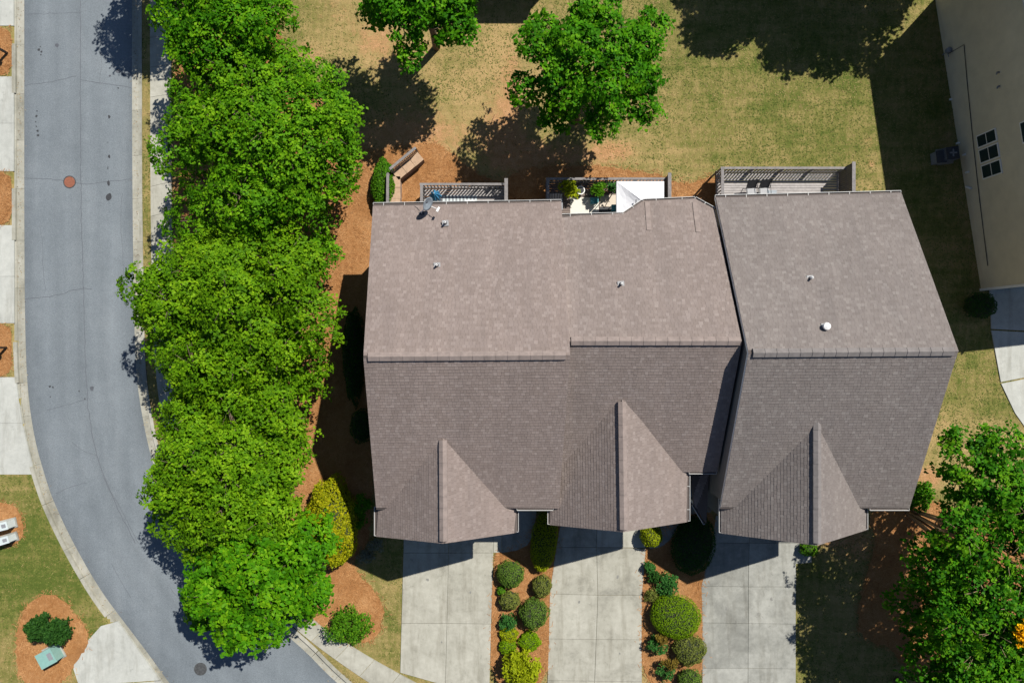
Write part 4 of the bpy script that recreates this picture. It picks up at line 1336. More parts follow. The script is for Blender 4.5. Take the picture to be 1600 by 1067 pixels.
# ------------------------------------------------------------------ low block wall with railing, left of the left deck
def block_wall():
    base = [G(621, 332), G(621.5, 281), G(660, 249)]
    base = [Vector((p.x, p.y)) for p in base]
    t = thing('retaining_wall', (base[1].x, base[1].y, 0), 'bent tan block wall with a grey rail beside the left deck', 'wall')
    HW = 0.85; W = 0.62
    for (a, b) in ((base[0], base[1]), (base[1], base[2])):
        d = (b - a); L = d.length; d.normalize()
        n = int(round(L / 0.32)); st = L / n
        rz = math.atan2(d.y, d.x)
        for i in range(n):
            for row in range(4):
                c = a + d * (st * (i + 0.5))
                MB().box((c.x, c.y, 0.1 + row * 0.19), (st - 0.014, W - 0.08, 0.18), rz).build('block', M['block_face'], t)
            c = a + d * (st * (i + 0.5))
            MB().box((c.x + random.gauss(0, .006), c.y + random.gauss(0, .006), HW), (st - 0.010, W, 0.09), rz + random.gauss(0, 0.01)).build('cap_block', M['block_tan'], t)
        nn = Vector((-d.y, d.x))
        if nn.x > 0: nn = -nn
        o = nn * (W / 2 + 0.02)
        r0 = a + o; r1 = b + o
        MB().bar((r0.x, r0.y, 1.62), (r1.x, r1.y, 1.62), 0.16, 0.04).build('rail_cap', M['wood_grey'], t)
        MB().bar((r0.x, r0.y, 0.98), (r1.x, r1.y, 0.98), 0.05, 0.07).build('bottom_rail', M['wood_grey'], t)
        k = int(L / 0.13)
        for i in range(k + 1):
            q = r0.lerp(r1, (i + 0.5) / (k + 1))
            MB().box((q.x, q.y, 1.3), (0.045, 0.045, 0.62), rz).build('baluster', M['wood_grey'], t)
        for q in (r0, r1):
            MB().box((q.x, q.y, 0.8), (0.09, 0.09, 1.58), rz).build('post', M['wood_grey'], t)
block_wall()

# ------------------------------------------------------------------ trees
def quads_mesh(name, C, N, size, aspect, mat, parent, jit=0.35, tone=None):
    """one leaf-shaped quad per centre"""
    n = len(C)
    N = N + rng.normal(0, jit, N.shape)
    N /= np.linalg.norm(N, axis=1, keepdims=True) + 1e-9
    T = rng.normal(0, 1, (n, 3))
    T -= (T * N).sum(1, keepdims=True) * N
    T /= np.linalg.norm(T, axis=1, keepdims=True) + 1e-9
    B = np.cross(N, T)
    s = size * rng.uniform(0.7, 1.3, (n, 1))
    l = T * s * 0.5; b = B * s * 0.5 * aspect
    dr = N * s * 0.10
    V = np.stack([C - l - dr, C + b * 1.0 - l * 0.1, C + l - dr, C - b * 1.0 - l * 0.1], 1).reshape(-1, 3).astype(np.float32)
    me = bpy.data.meshes.new(name)
    me.vertices.add(4 * n); me.vertices.foreach_set('co', V.ravel())
    me.loops.add(4 * n); me.loops.foreach_set('vertex_index', np.arange(4 * n, dtype=np.int32))
    me.polygons.add(n); me.polygons.foreach_set('loop_start', np.arange(0, 4 * n, 4, dtype=np.int32))
    me.update(calc_edges=True)
    if tone is None: tone = rng.random(n)
    at = me.attributes.new('tone', 'FLOAT', 'FACE')
    at.data.foreach_set('value', np.asarray(tone, np.float32))
    me.materials.append(mat)
    return link(name, me, parent)

def unit(a):
    return a / (np.linalg.norm(a, axis=-1, keepdims=True) + 1e-9)

def lobes_for(c, rx, ry, rz, n, frac, seed):
    r = np.random.default_rng(seed)
    out = []
    i = 0
    ga = math.pi * (3 - math.sqrt(5))
    for k in range(n):
        z = 1 - 1.45 * (k + 0.5) / n          # top to a bit below the equator
        rad = math.sqrt(max(0, 1 - z * z)); a = k * ga + r.uniform(-0.35, 0.35)
        d = np.array([rad * math.cos(a), rad * math.sin(a), z])
        q = r.uniform(0.5, 0.86)
        rr = frac * r.uniform(0.75, 1.2)
        out.append((np.array([c[0] + d[0] * rx * q, c[1] + d[1] * ry * q, c[2] + d[2] * rz * q]), rr * min(rx, ry), rr * rz * 1.05))
    out.append((np.array([c[0], c[1], c[2]]), 0.55 * min(rx, ry), 0.6 * rz))
    return out

def spray_cloud(lobes, nspray, nleaf, rs, centre, seed, up=0.75, droop=0.12, share=0.6):
    """leaf centres + normals gathered in sprays on the outside of the lobes"""
    r = np.random.default_rng(seed)
    area = np.array([l[1] ** 2 for l in lobes]); pr = area / area.sum()
    idx = r.choice(len(lobes), nspray, p=pr)
    LC = np.array([l[0] for l in lobes])[idx]; LR = np.array([l[1] for l in lobes])[idx]; LZ = np.array([l[2] for l in lobes])[idx]
    d = unit(r.normal(0, 1, (nspray, 3)))
    d[:, 2] = np.where((d[:, 2] < -0.15) & (r.random(nspray) < 0.8), -d[:, 2], d[:, 2])
    outer = r.random((nspray, 1)) < share
    rad = np.where(outer, r.uniform(0.95, 1.22, (nspray, 1)), r.uniform(0.55, 0.85, (nspray, 1)))
    S = LC + d * np.stack([LR, LR, LZ], 1) * rad
    # drop sprays buried inside another lobe
    keep = np.ones(nspray, bool)
    for c, a, b in lobes:
        q = (((S - c) / np.array([a, a, b])) ** 2).sum(1)
        keep &= ~((q < 0.42) & (r.random(nspray) < 0.85))
    S = S[keep]; d = d[keep]
    n = len(S)
    m = unit(d * 0.6 + np.array([0, 0, up]) + r.normal(0, 0.36, (n, 3)))
    t = unit(np.cross(m, unit(r.normal(0, 1, (n, 3))))); b = np.cross(m, t)
    sz = rs * r.uniform(0.6, 1.35, (n, 1, 1))
    nray = r.integers(4, 7, (n, 1, 1))
    ray = np.floor(r.random((n, nleaf, 1)) * nray)
    ang = r.uniform(0, 2 * np.pi, (n, 1, 1)) + ray * 2 * np.pi / nray + r.normal(0, 0.17, (n, nleaf, 1))
    rr = r.random((n, nleaf, 1)) ** 0.75
    P = S[:, None, :] + (t[:, None, :] * np.cos(ang) + b[:, None, :] * np.sin(ang)) * rr * sz + m[:, None, :] * (r.normal(0, 0.07, (n, nleaf, 1)) * rs * 2 - droop * rr ** 2 * sz * 2)
    Nn = np.repeat(m[:, None, :], nleaf, 1)
    return P.reshape(-1, 3), Nn.reshape(-1, 3), S

def tree(name, px, py, zc, rx, ry, rz, mat, label, cat='tree', group=None, nspray=2300, nleaf=25, leaf=0.17, rs=0.36, nl=20, frac=0.36, seed=1, bark='bark', stems=1, base=None, trunk_r=0.2, extra=None, share=0.5):
    c = G(px, py, zc)
    bx, by = (c.x, c.y) if base is None else base
    t = thing(name, (bx, by, 0), label, cat, group)
    lobes = lobes_for(np.array(c), rx, ry, rz, nl, frac, seed)
    if extra:
        for (ex, ey, ez, er) in extra:
            q = G(ex, ey, ez); lobes.append((np.array(q), er, er * 0.75))
    P, N, S = spray_cloud(lobes, nspray, nleaf, rs, c, seed + 5, share=share)
    ok = P[:, 2] > 0.3
    tone = np.repeat(np.random.default_rng(seed + 9).random(len(S)), nleaf)
    quads_mesh('crown', P[ok], N[ok], leaf, 0.66, mat, t, 0.24, tone[ok])
    # trunk and limbs
    mb = MB()
    zt = zc - rz * 0.55
    r_ = random.Random(seed)
    if stems == 1:
        mb.tube([(bx, by, -0.1), (bx + 0.03, by, zt * 0.4), (c.x * 0.5 + bx * 0.5, c.y * 0.5 + by * 0.5, zt), (c.x, c.y, zc)], [trunk_r * 1.25, trunk_r, trunk_r * 0.8, trunk_r * 0.35], 10)
        st = [(Vector((c.x * 0.5 + bx * 0.5, c.y * 0.5 + by * 0.5, zt)), trunk_r * 0.5)]
    else:
        st = []
        for k in range(stems):
            a = 2 * math.pi * k / stems + r_.uniform(-0.3, 0.3)
            o = 0.16
            top = Vector((c.x + math.cos(a) * rx * 0.42, c.y + math.sin(a) * ry * 0.42, zc - rz * 0.25 + r_.uniform(-0.5, 0.5)))
            b0 = Vector((bx + math.cos(a) * o, by + math.sin(a) * o, -0.1))
            m1 = b0.lerp(top, 0.4) + Vector((0, 0, 0.7)); m1.x = b0.x * 0.7 + top.x * 0.3; m1.y = b0.y * 0.7 + top.y * 0.3
            mb.tube([b0, m1, m1.lerp(top, 0.55) + Vector((r_.uniform(-.15, .15), r_.uniform(-.15, .15), 0)), top], [trunk_r, trunk_r * 0.8, trunk_r * 0.6, trunk_r * 0.35], 8)
            st.append((m1, trunk_r * 0.5))
    mb.build('trunk', M[bark], t, True)
    lb = MB()
    for i, (lc, lr, lz) in enumerate(lobes[:-1]):
        s, r0 = st[i % len(st)]
        e = Vector(lc)
        mid = s.lerp(e, 0.5) + Vector((r_.uniform(-.2, .2), r_.uniform(-.2, .2), 0.25))
        lb.tube([s, mid, e], [r0, r0 * 0.6, r0 * 0.3], 6)
        for k in range(5):
            d = Vector((r_.gauss(0, 1), r_.gauss(0, 1), r_.uniform(0.0, 1.0))).normalized() * lr * 0.95
            lb.tube([e, e + d * 0.5 + Vector((0, 0, 0.06)), e + d], [r0 * 0.32, r0 * 0.2, 0.01], 5)
    lb.build('branches', M[bark], t, True)
    return t

ROW = 'street trees in a row along the road'
tree('street_tree', 350, 42, 5.6, 3.6, 3.2, 2.6, M['leaf_row2'], 'street tree at the top of the row, cut by the top edge', group=ROW, nspray=1750, seed=11, nl=18, frac=0.33, rs=0.36, base=tuple(G(395, 75).to_2d()), extra=[(425, 110, 3.6, 1.4)])
tree('street_tree', 412, 222, 5.3, 5.7, 5.3, 3.2, M['leaf_row3'], 'largest street tree of the row, reaching right over the straw bed', group=ROW, nspray=3900, nl=30, frac=0.28, rs=0.36, seed=12, base=tuple(G(448, 262).to_2d()), extra=[(470, 350, 3.6, 1.8), (525, 265, 4.2, 1.6), (310, 345, 3.8, 1.7), (380, 350, 3.8, 2.0), (495, 400, 3.0, 1.2)])
tree('street_tree', 355, 482, 5.1, 5.6, 4.9, 3.2, M['leaf_row'], 'wide street tree beside the left house gable, overhanging the road furthest', group=ROW, nspray=3900, nl=30, frac=0.28, rs=0.36, seed=13, base=tuple(G(405, 488).to_2d()), extra=[(455, 420, 3.6, 1.6), (470, 560, 3.6, 1.5), (330, 610, 3.8, 1.9), (420, 605, 3.6, 1.8), (490, 590, 3.0, 1.1)])
tree('street_tree', 356, 735, 4.9, 5.1, 4.7, 3.1, M['leaf_row'], 'street tree left of the golden shrub', group=ROW, nspray=3500, nl=28, frac=0.29, rs=0.36, seed=14, base=tuple(G(412, 712).to_2d()), extra=[(455, 685, 3.4, 1.4), (330, 850, 3.2, 1.4), (430, 820, 3.6, 1.6)])
tree('street_tree', 405, 900, 4.5, 4.2, 3.9, 2.8, M['leaf_row2'], 'lowest street tree of the row, above the curving sidewalk', group=ROW, nspray=2100, nl=22, frac=0.31, rs=0.38, seed=15, base=tuple(G(452, 862).to_2d()), leaf=0.22, extra=[(316, 958, 3.2, 0.9)])
tree('street_tree', 243, -140, 6.0, 2.7, 2.9, 2.4, M['leaf_row2'], 'street tree past the top edge that shades the road', group=ROW, nspray=1000, nl=14, rs=0.4, seed=16)
BK = 'lawn trees behind the townhouses'
tree('lawn_tree', 660, -4, 6.2, 4.2, 3.7, 2.8, M['leaf_back'], 'lawn tree at the top edge left of the other lawn tree', group=BK, nspray=950, nl=20, frac=0.24, leaf=0.2, rs=0.38, seed=21, base=tuple(G(682, 74).to_2d()))
tree('lawn_tree', 920, 112, 6.2, 4.25, 4.0, 3.0, M['leaf_back'], 'round lawn tree standing behind the middle deck', group=BK, nspray=1150, nl=22, frac=0.23, leaf=0.2, rs=0.38, seed=22, base=tuple(G(898, 190).to_2d()), extra=[(845, 55, 5.5, 0.9), (1020, 40, 5.5, 0.9), (870, 185, 5.0, 0.8)])
tree('lawn_tree', 1480, -250, 6.5, 6.0, 5.2, 3.4, M['leaf_back'], 'large lawn tree past the top edge whose shadow darkens the right lawn', group=BK, nspray=2600, nl=24, frac=0.36, leaf=0.28, rs=0.5, seed=23)
tree('lawn_tree', 1325, -255, 6.5, 4.6, 4.4, 3.0, M['leaf_back'], 'second lawn tree past the top edge shading the lawn beside the rear house', group=BK, nspray=1700, nl=18, frac=0.36, leaf=0.28, rs=0.5, seed=24)
tree('crape_myrtle', 1568, 890, 7.2, 4.8, 5.3, 2.3, M['leaf_right'], 'many stemmed tree at the right house corner, pale stems spreading under its crown', nspray=2500, nl=26, frac=0.27, leaf=0.2, rs=0.38, seed=31, bark='bark_pale', stems=11, base=tuple(G(1420, 799).to_2d()), trunk_r=0.085,
     extra=[(1508, 715, 6.3, 1.3), (1560, 702, 6.5, 1.3), (1535, 755, 6.4, 1.5), (1585, 760, 6.6, 1.6), (1500, 770, 6.0, 0.9), (1484, 728, 5.8, 0.75), (1500, 690, 6.0, 0.7), (1488, 790, 5.6, 0.7), (1450, 880, 6.0, 1.3), (1480, 965, 5.6, 1.6), (1460, 1035, 5.4, 1.6), (1520, 900, 6, 1.6), (1430, 950, 3.5, 1.4)])
tree('corner_tree', 1555, 1060, 5.5, 3.8, 3.0, 2.2, M['leaf_right'], 'leafy tree at the bottom right corner below the many stemmed tree', nspray=1600, nl=16, frac=0.36, leaf=0.21, rs=0.38, seed=32)
tree('corner_tree', 1500, 1150, 6.0, 4.4, 3.8, 2.4, M['leaf_right'], 'unseen tree added past the bottom edge to shade the lawn by the right driveway', nspray=1700, nl=18, frac=0.36, leaf=0.21, rs=0.42, seed=34)  # out-of-frame tree added to enlarge the shadow beside the driveway

# ------------------------------------------------------------------ shrubs
def dome_points(c, rx, ry, rz, n, seed, lump=0.06, low=-0.25):
    r = np.random.default_rng(seed)
    d = unit(r.normal(0, 1, (n, 3)))
    d[:, 2] = np.where(d[:, 2] < low, -d[:, 2], d[:, 2])
    k = 1 + lump * np.sin(d[:, :1] * 7 + seed) * np.cos(d[:, 1:2] * 6 + seed * 2) + 0.6 * lump * np.sin(d[:, :1] * 3.1 + seed * 1.7) * np.sin(d[:, 1:2] * 2.7 + seed) + np.abs(r.normal(0, 0.035, (n, 1)))
    P = np.array(c) + d * np.array([rx, ry, rz]) * k
    return P, unit(d / np.array([rx, ry, rz]))

def shrub(name, px, py, rpx, rpy, hgt, mat, label, cat='shrub', group=None, n=1800, leaf=0.075, lump=0.10, seed=1, jit=0.65, rot=0.0):
    zc = hgt * 0.45
    c = G(px, py, zc)
    f = (CAM_H - zc) / CAM_H / PX
    rx, ry = rpx * f, rpy * f
    t = thing(name, (c.x, c.y, 0), label, cat, group)
    P, N = dome_points((0, 0, 0), rx, ry, hgt * 0.55, n, seed, lump)
    if rot:
        ca, sa = math.cos(rot), math.sin(rot)
        Rm = np.array([[ca, sa, 0], [-sa, ca, 0], [0, 0, 1]])
        P = P @ Rm; N = N @ Rm
    P = P + np.array([c.x, c.y, zc]); ok = P[:, 2] > 0.03
    quads_mesh('foliage', P[ok], N[ok], leaf, 0.75, mat, t, jit)
    # twiggy body inside
    mb = MB()
    rings = 7; seg = 14
    prof = []
    for i in range(rings):
        a = -0.45 + (math.pi / 2 + 0.45) * i / (rings - 1)
        prof.append((max(0.02, math.cos(a)), math.sin(a)))
    vs = []
    for r_, z_ in prof:
        for k in range(seg):
            th = 2 * math.pi * k / seg
            q = 0.93 + random.uniform(-0.03, 0.03)
            x, y = rx * r_ * q * math.cos(th), ry * r_ * q * math.sin(th)
            if rot: x, y = x * math.cos(rot) - y * math.sin(rot), x * math.sin(rot) + y * math.cos(rot)
            vs.append((c.x + x, c.y + y, max(0.03, zc + hgt * 0.55 * z_ * q)))
    fs = [(i * seg + k, i * seg + (k + 1) % seg, (i + 1) * seg + (k + 1) % seg, (i + 1) * seg + k) for i in range(rings - 1) for k in range(seg)] + [tuple((rings - 1) * seg + k for k in range(seg))]
    mb.add(vs, fs).build('branches', M['twig'], t, True)
    return t

def loose_shrub(name, px, py, rpx, hgt, mat, label, cat='shrub', group=None, nspray=90, nleaf=14, leaf=0.12, rs=0.16, seed=1, nl=9, rpy=None):
    zc = hgt * 0.5
    c = G(px, py, zc); f = (CAM_H - zc) / CAM_H / PX
    rx = rpx * f; ry = (rpy or rpx) * f
    t = thing(name, (c.x, c.y, 0), label, cat, group)
    lobes = lobes_for(np.array(c), rx, ry, hgt * 0.5, nl, 0.42, seed)
    P, N, S = spray_cloud(lobes, nspray, nleaf, rs, c, seed)
    ok = P[:, 2] > 0.03
    quads_mesh('foliage', P[ok], N[ok], leaf, 0.55, mat, t, 0.45)
    mb = MB()
    for lc, a, b in lobes:
        mb.tube([(c.x, c.y, 0), ((c.x + lc[0]) / 2, (c.y + lc[1]) / 2, lc[2] * 0.6), tuple(lc)], [0.03, 0.02, 0.008], 5)
    mb.build('stems', M['bark'], t)
    return t

CL = 'clipped round shrubs in the beds between driveways'
shrub('clipped_shrub', 798, 896, 20.5, 20, 1.15, M['leaf_box'], 'large clipped green shrub at the top left of the left planting bed', group=CL, n=2600, seed=41)
shrub('clipped_shrub', 834.5, 958, 21.5, 23, 1.2, M['leaf_box'], 'largest clipped shrub, lowest round ball of the left planting bed', group=CL, n=2800, seed=42)
shrub('clipped_shrub', 796.5, 937, 16, 14, 0.9, M['leaf_olive'], 'smaller olive clipped shrub at the left side of the left bed', group=CL, n=1700, seed=43)
shrub('clipped_shrub', 846.5, 915, 14.5, 16.5, 1.0, M['leaf_olive'], 'olive clipped shrub against the middle driveway edge', group=CL, n=1700, seed=44)
shrub('small_shrub', 783.5, 922, 7, 7, 0.5, M['leaf_hedge'], 'tiny bright green tuft between two clipped shrubs', n=500, seed=45)
shrub('hedge', 850, 845, 20, 46, 1.25, M['leaf_yellowlime'], 'long clipped hedge, mostly shaded, with its yellow green tip in sun', 'hedge', n=4600, seed=46, lump=0.03, rot=-0.12)
loose_shrub('small_shrub', 793, 971.5, 12, 0.7, M['leaf_blue'], 'small blue green shrub above the lime mounds', seed=47, nspray=110)
LM = 'lime green grassy mounds in the left bed'
shrub('lime_mound', 795, 991, 13.5, 12, 0.5, M['leaf_yellowlime'], 'upper left yellow lime mound of the three', group=LM, n=1200, seed=48, lump=0.12, jit=0.8, leaf=0.1)
shrub('lime_mound', 827.5, 1001, 15.5, 15, 0.55, M['leaf_lime'], 'right hand lime mound of the three', group=LM, n=1400, seed=49, lump=0.12, jit=0.8, leaf=0.1)
shrub('lime_mound', 793, 1010, 13, 13, 0.5, M['leaf_lime'], 'lower left lime mound of the three', group=LM, n=1200, seed=50, lump=0.12, jit=0.8, leaf=0.1)
loose_shrub('spiky_shrub', 814, 1045, 29, 1.7, M['leaf_yellowlime'], 'spiky yellow green shrub at the bottom of the left bed', seed=51, nspray=330, nleaf=16, leaf=0.17, rs=0.22, nl=14)
# bed beside the porch
shrub('lime_mound', 1055.5, 962, 38, 33, 1.5, M['leaf_lime'], 'big smooth lime green mound in the right planting bed', n=6500, seed=52, lump=0.02, rot=-0.3, leaf=0.065)
shrub('clipped_shrub', 1078, 1014.5, 25, 22.5, 1.2, M['leaf_olive'], 'greyish clipped shrub just below the big lime mound', group=CL, n=2800, seed=53)
shrub('clipped_shrub', 1077, 1062, 18, 17, 1.0, M['leaf_box'], 'dark green clipped shrub at the bottom edge of the right bed', group=CL, n=1800, seed=54)
loose_shrub('rose_bush', 1014, 886, 8, 0.7, M['leaf_blue'], 'small rose bush at the top of the right bed', seed=55, nspray=60)
loose_shrub('rose_bush', 1021, 900, 9, 0.7, M['leaf_dark'], 'dark rose bush just below the topmost one in the right bed', seed=56, nspray=60)
loose_shrub('rose_bush', 1043, 912, 17, 1.0, M['leaf_blue'], 'blue green leafy rose bush above the big lime mound', seed=57, nspray=170)
loose_shrub('small_shrub', 1018, 929, 11, 0.6, M['leaf_olive'], 'yellowish thin shrub left of the blue green rose bush', seed=58, nspray=110, leaf=0.08)
for i, (x, y, l) in enumerate(((1026, 1006, 'upper bronze and green rose bush left of the greyish shrub'), (1040, 1045, 'lower bronze and green rose bush by the bottom edge'))):
    t = loose_shrub('rose_bush', x, y, 15, 0.9, M['leaf_blue'], l, seed=60 + i, nspray=90, group='bronze tipped rose bushes')
    c = G(x + 8, y - 9, 0.8)
    lob = lobes_for(np.array(c), 0.45, 0.35, 0.3, 6, 0.45, 70 + i)
    P, N, S = spray_cloud(lob, 70, 12, 0.14, c, 70 + i)
    stuff(quads_mesh('bronze_shoots', P, N, 0.10, 0.55, M['leaf_bronze'], t, 0.5))
shrub('lime_mound', 1017, 836, 17, 17, 1.3, M['leaf_yellowlime'], 'yellow lime bush at the corner of the middle garage', n=1900, seed=62, lump=0.06)
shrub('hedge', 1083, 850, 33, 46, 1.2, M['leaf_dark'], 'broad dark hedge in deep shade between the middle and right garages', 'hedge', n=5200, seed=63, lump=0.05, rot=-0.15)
shrub('small_shrub', 1263, 857, 14, 11, 0.8, M['leaf_hedge'], 'small green shrub at the right corner of the right garage', n=1000, seed=64)
# left side of the left house
shrub('golden_shrub', 521, 814, 36, 65, 2.6, M['leaf_gold'], 'tall golden yellow shrub between the street trees and the left house', n=7500, seed=65, lump=0.10, leaf=0.13, jit=0.7, rot=0.1)
loose_shrub('evergreen_shrub', 563, 800, 14, 1.6, M['leaf_hedge'], 'green shrub squeezed between golden shrub and left house wall', seed=66, nspray=200, rpy=34)
loose_shrub('evergreen_shrub', 546, 976, 33, 1.4, M['leaf_hedge'], 'spreading layered juniper at the lower end of the straw bed', seed=67, nspray=300, nleaf=18, leaf=0.13, rs=0.24, nl=11, rpy=28)
shrub('hedge', 600, 290, 18, 39, 1.3, M['leaf_hedge'], 'bright green hedge behind the left house beside the block wall', 'hedge', n=4200, seed=68, lump=0.06, leaf=0.1, jit=0.7)
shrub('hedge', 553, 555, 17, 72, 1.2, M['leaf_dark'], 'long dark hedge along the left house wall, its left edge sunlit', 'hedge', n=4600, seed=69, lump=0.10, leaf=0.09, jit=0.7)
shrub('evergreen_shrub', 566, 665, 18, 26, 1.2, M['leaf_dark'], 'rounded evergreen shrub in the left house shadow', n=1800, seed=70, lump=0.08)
loose_shrub('grey_shrub', 588, 850, 10, 0.8, M['leaf_grey'], 'pale grey shrub at the front left corner of the left house', seed=71, nspray=70, leaf=0.09)
loose_shrub('grey_shrub', 572, 868, 13, 0.6, M['leaf_grey'], 'low pale grey shrub in shade by the lawn edge', seed=72, nspray=80, leaf=0.09)
# right side
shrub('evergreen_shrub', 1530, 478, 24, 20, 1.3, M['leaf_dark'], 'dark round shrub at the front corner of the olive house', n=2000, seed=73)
loose_shrub('evergreen_shrub', 1432, 772, 21, 1.6, M['leaf_right'], 'dark green shrub at the front right corner of the right townhouse', seed=74, nspray=300, rs=0.25, leaf=0.16)
t = tree('raised_flower_shrub', 1609, 992, 8.6, 0.9, 1.0, 0.9, M['leaf_right'], 'yellow orange flowering shrub raised on an added slim trunk at the right edge of the picture', nspray=120, nl=8, frac=0.42, leaf=0.18, rs=0.3, seed=75, trunk_r=0.08)  # flowering shrub lifted above the other crown on a made-up trunk
lob = [(np.array(G(1607, 984, 9.3)), 0.5, 0.25), (np.array(G(1593, 1001, 9.1)), 0.26, 0.2), (np.array(G(1602, 996, 9.3)), 0.36, 0.2)]
P, N, S = spray_cloud(lob, 80, 12, 0.13, None, 76)
stuff(quads_mesh('blossom', P, N, 0.12, 0.9, M['flower'], t, 0.4))
# island across the road: two feathery evergreens and a transformer box
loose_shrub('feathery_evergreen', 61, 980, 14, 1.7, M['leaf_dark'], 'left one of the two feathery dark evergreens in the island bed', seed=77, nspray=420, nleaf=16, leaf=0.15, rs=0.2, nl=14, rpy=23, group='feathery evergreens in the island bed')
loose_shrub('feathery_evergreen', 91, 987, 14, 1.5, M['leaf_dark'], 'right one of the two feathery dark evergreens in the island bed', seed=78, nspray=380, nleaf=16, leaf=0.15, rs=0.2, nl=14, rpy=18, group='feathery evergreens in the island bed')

# ------------------------------------------------------------------ street furniture across the road
def utility_box(px, py, sx, sy, h, rz, mat, name, label, group=None):
    c = G(px, py, 0)
    t = thing(name, (c.x, c.y, 0), label, 'utility box', group)
    MB().box((c.x, c.y, 0.06), (sx + 0.18, sy + 0.18, 0.12), rz).build('pad', M['concrete_grey'], t)
    MB().box((c.x, c.y, h / 2 + 0.06), (sx, sy, h - 0.1), rz).build('cabinet', mat, t)
    MB().box((c.x, c.y, h + 0.03), (sx + 0.05, sy + 0.05, 0.06), rz).build('lid', mat, t)
    ca, sa = math.cos(rz), math.sin(rz)
    MB().box((c.x + ca * sx * 0.28, c.y + sa * sx * 0.28, h + 0.065), (sx * 0.28, sy * 0.5, 0.012), rz).build('vent_plate', M['grey'], t)
    return t
utility_box(14, 818, 0.95, 0.45, 0.75, 0.25, M['utility_white'], 'utility_box', 'upper pale utility box in the straw bed at the left edge', 'pair of utility boxes')
utility_box(16, 840, 0.95, 0.40, 0.75, 0.30, M['utility_white'], 'utility_box', 'lower pale utility box in the straw bed at the left edge', 'pair of utility boxes')
utility_box(86, 1019, 1.0, 0.9, 0.8, 0.5, M['utility_teal'], 'transformer_box', 'pale green transformer box below the feathery evergreens')
def mailbox(px, py, label):
    c = G(px, py, 0)
    t = thing('mailbox', (c.x, c.y, 0), label, 'mailbox', 'black mailboxes across the road')
    MB().box((c.x, c.y, 0.6), (0.12, 0.12, 1.2)).build('post', M['black'], t)
    MB().bar((c.x - 0.32, c.y, 1.05), (c.x + 0.22, c.y, 1.05), 0.10, 0.09).build('arm', M['black'], t)
    MB().bar((c.x - 0.25, c.y, 1.0), (c.x, c.y, 0.65), 0.07, 0.07).build('brace', M['black'], t)
    mb = MB(); n = 10; prof = [(-0.1, 0.0), (0.1, 0.0)] + [(0.1 * math.cos(a), 0.12 + 0.1 * math.sin(a)) for a in [math.pi * k / n for k in range(n + 1)]]
    vs = []
    for x in (-0.30, 0.24):
        for y, z in prof: vs.append((c.x + x, c.y + y, 1.10 + z))
    m = len(prof)
    mb.add(vs, [tuple(range(m)), tuple(range(2 * m - 1, m - 1, -1))] + [(i, (i + 1) % m, (i + 1) % m + m, i + m) for i in range(m)]).build('box', M['black'], t)
    MB().box((c.x, c.y + 0.11, 1.25), (0.16, 0.012, 0.05)).build('flag', M['rust'], t)
mailbox(12, 84, 'upper black mailbox in the straw bed across the road')
mailbox(11, 543, 'lower black mailbox in the straw bed across the road')

# flower pots and plants on the middle deck
def potted(px, py, r, mat, label, nsp, pot='wood_dark', spread=1.0):
    c = G(px, py, DZ + 0.3)
    t = thing('potted_plant', (c.x, c.y, DZ), label, 'potted plant')
    MB().lathe([(r * 0.7, 0), (r, 0.34), (r * 1.1, 0.36), (r * 1.1, 0.40), (r * 0.95, 0.40), (r * 0.9, 0.34)], (c.x, c.y, DZ + 0.001), 18).build('pot', M[pot], t)
    cc = np.array([c.x, c.y, DZ + 0.75])
    lob = lobes_for(cc, r * 1.9 * spread, r * 1.9 * spread, 0.35, 7, 0.45, int(px))
    P, N, S = spray_cloud(lob, nsp, 12, 0.14, c, int(px) + 1)
    quads_mesh('foliage', P, N, 0.11, 0.7, mat, t, 0.4)
    mb = MB()
    for lc, a, b in lob: mb.tube([(c.x, c.y, DZ + 0.34), tuple(lc)], [0.015, 0.006], 5)
    mb.build('stems', M['bark'], t)
potted(889, 296, 0.22, M['leaf_yellowlime'], 'yellow green potted plant at the rail of the middle deck', 130, spread=1.2)
potted(932, 299, 0.22, M['leaf_hedge'], 'green potted plant above the cream rug', 110)
potted(954, 296, 0.16, M['leaf_blue'], 'small blue green potted plant left of the canopy', 50)
c = G(907, 298, DZ + 0.3)
t = thing('flower_pot', (c.x, c.y, DZ), 'empty round pot with white rim between two potted plants', 'pot')
MB().lathe([(0.16, 0), (0.24, 0.36), (0.26, 0.38), (0.26, 0.42), (0.205, 0.42), (0.2, 0.38)], (c.x, c.y, DZ + 0.001), 22).build('rim_and_body', M['white'], t)
MB().lathe([(0.198, 0.36), (0.198, 0.40)], (c.x, c.y, DZ + 0.001), 22).build('potting_soil', M['tar'], t)

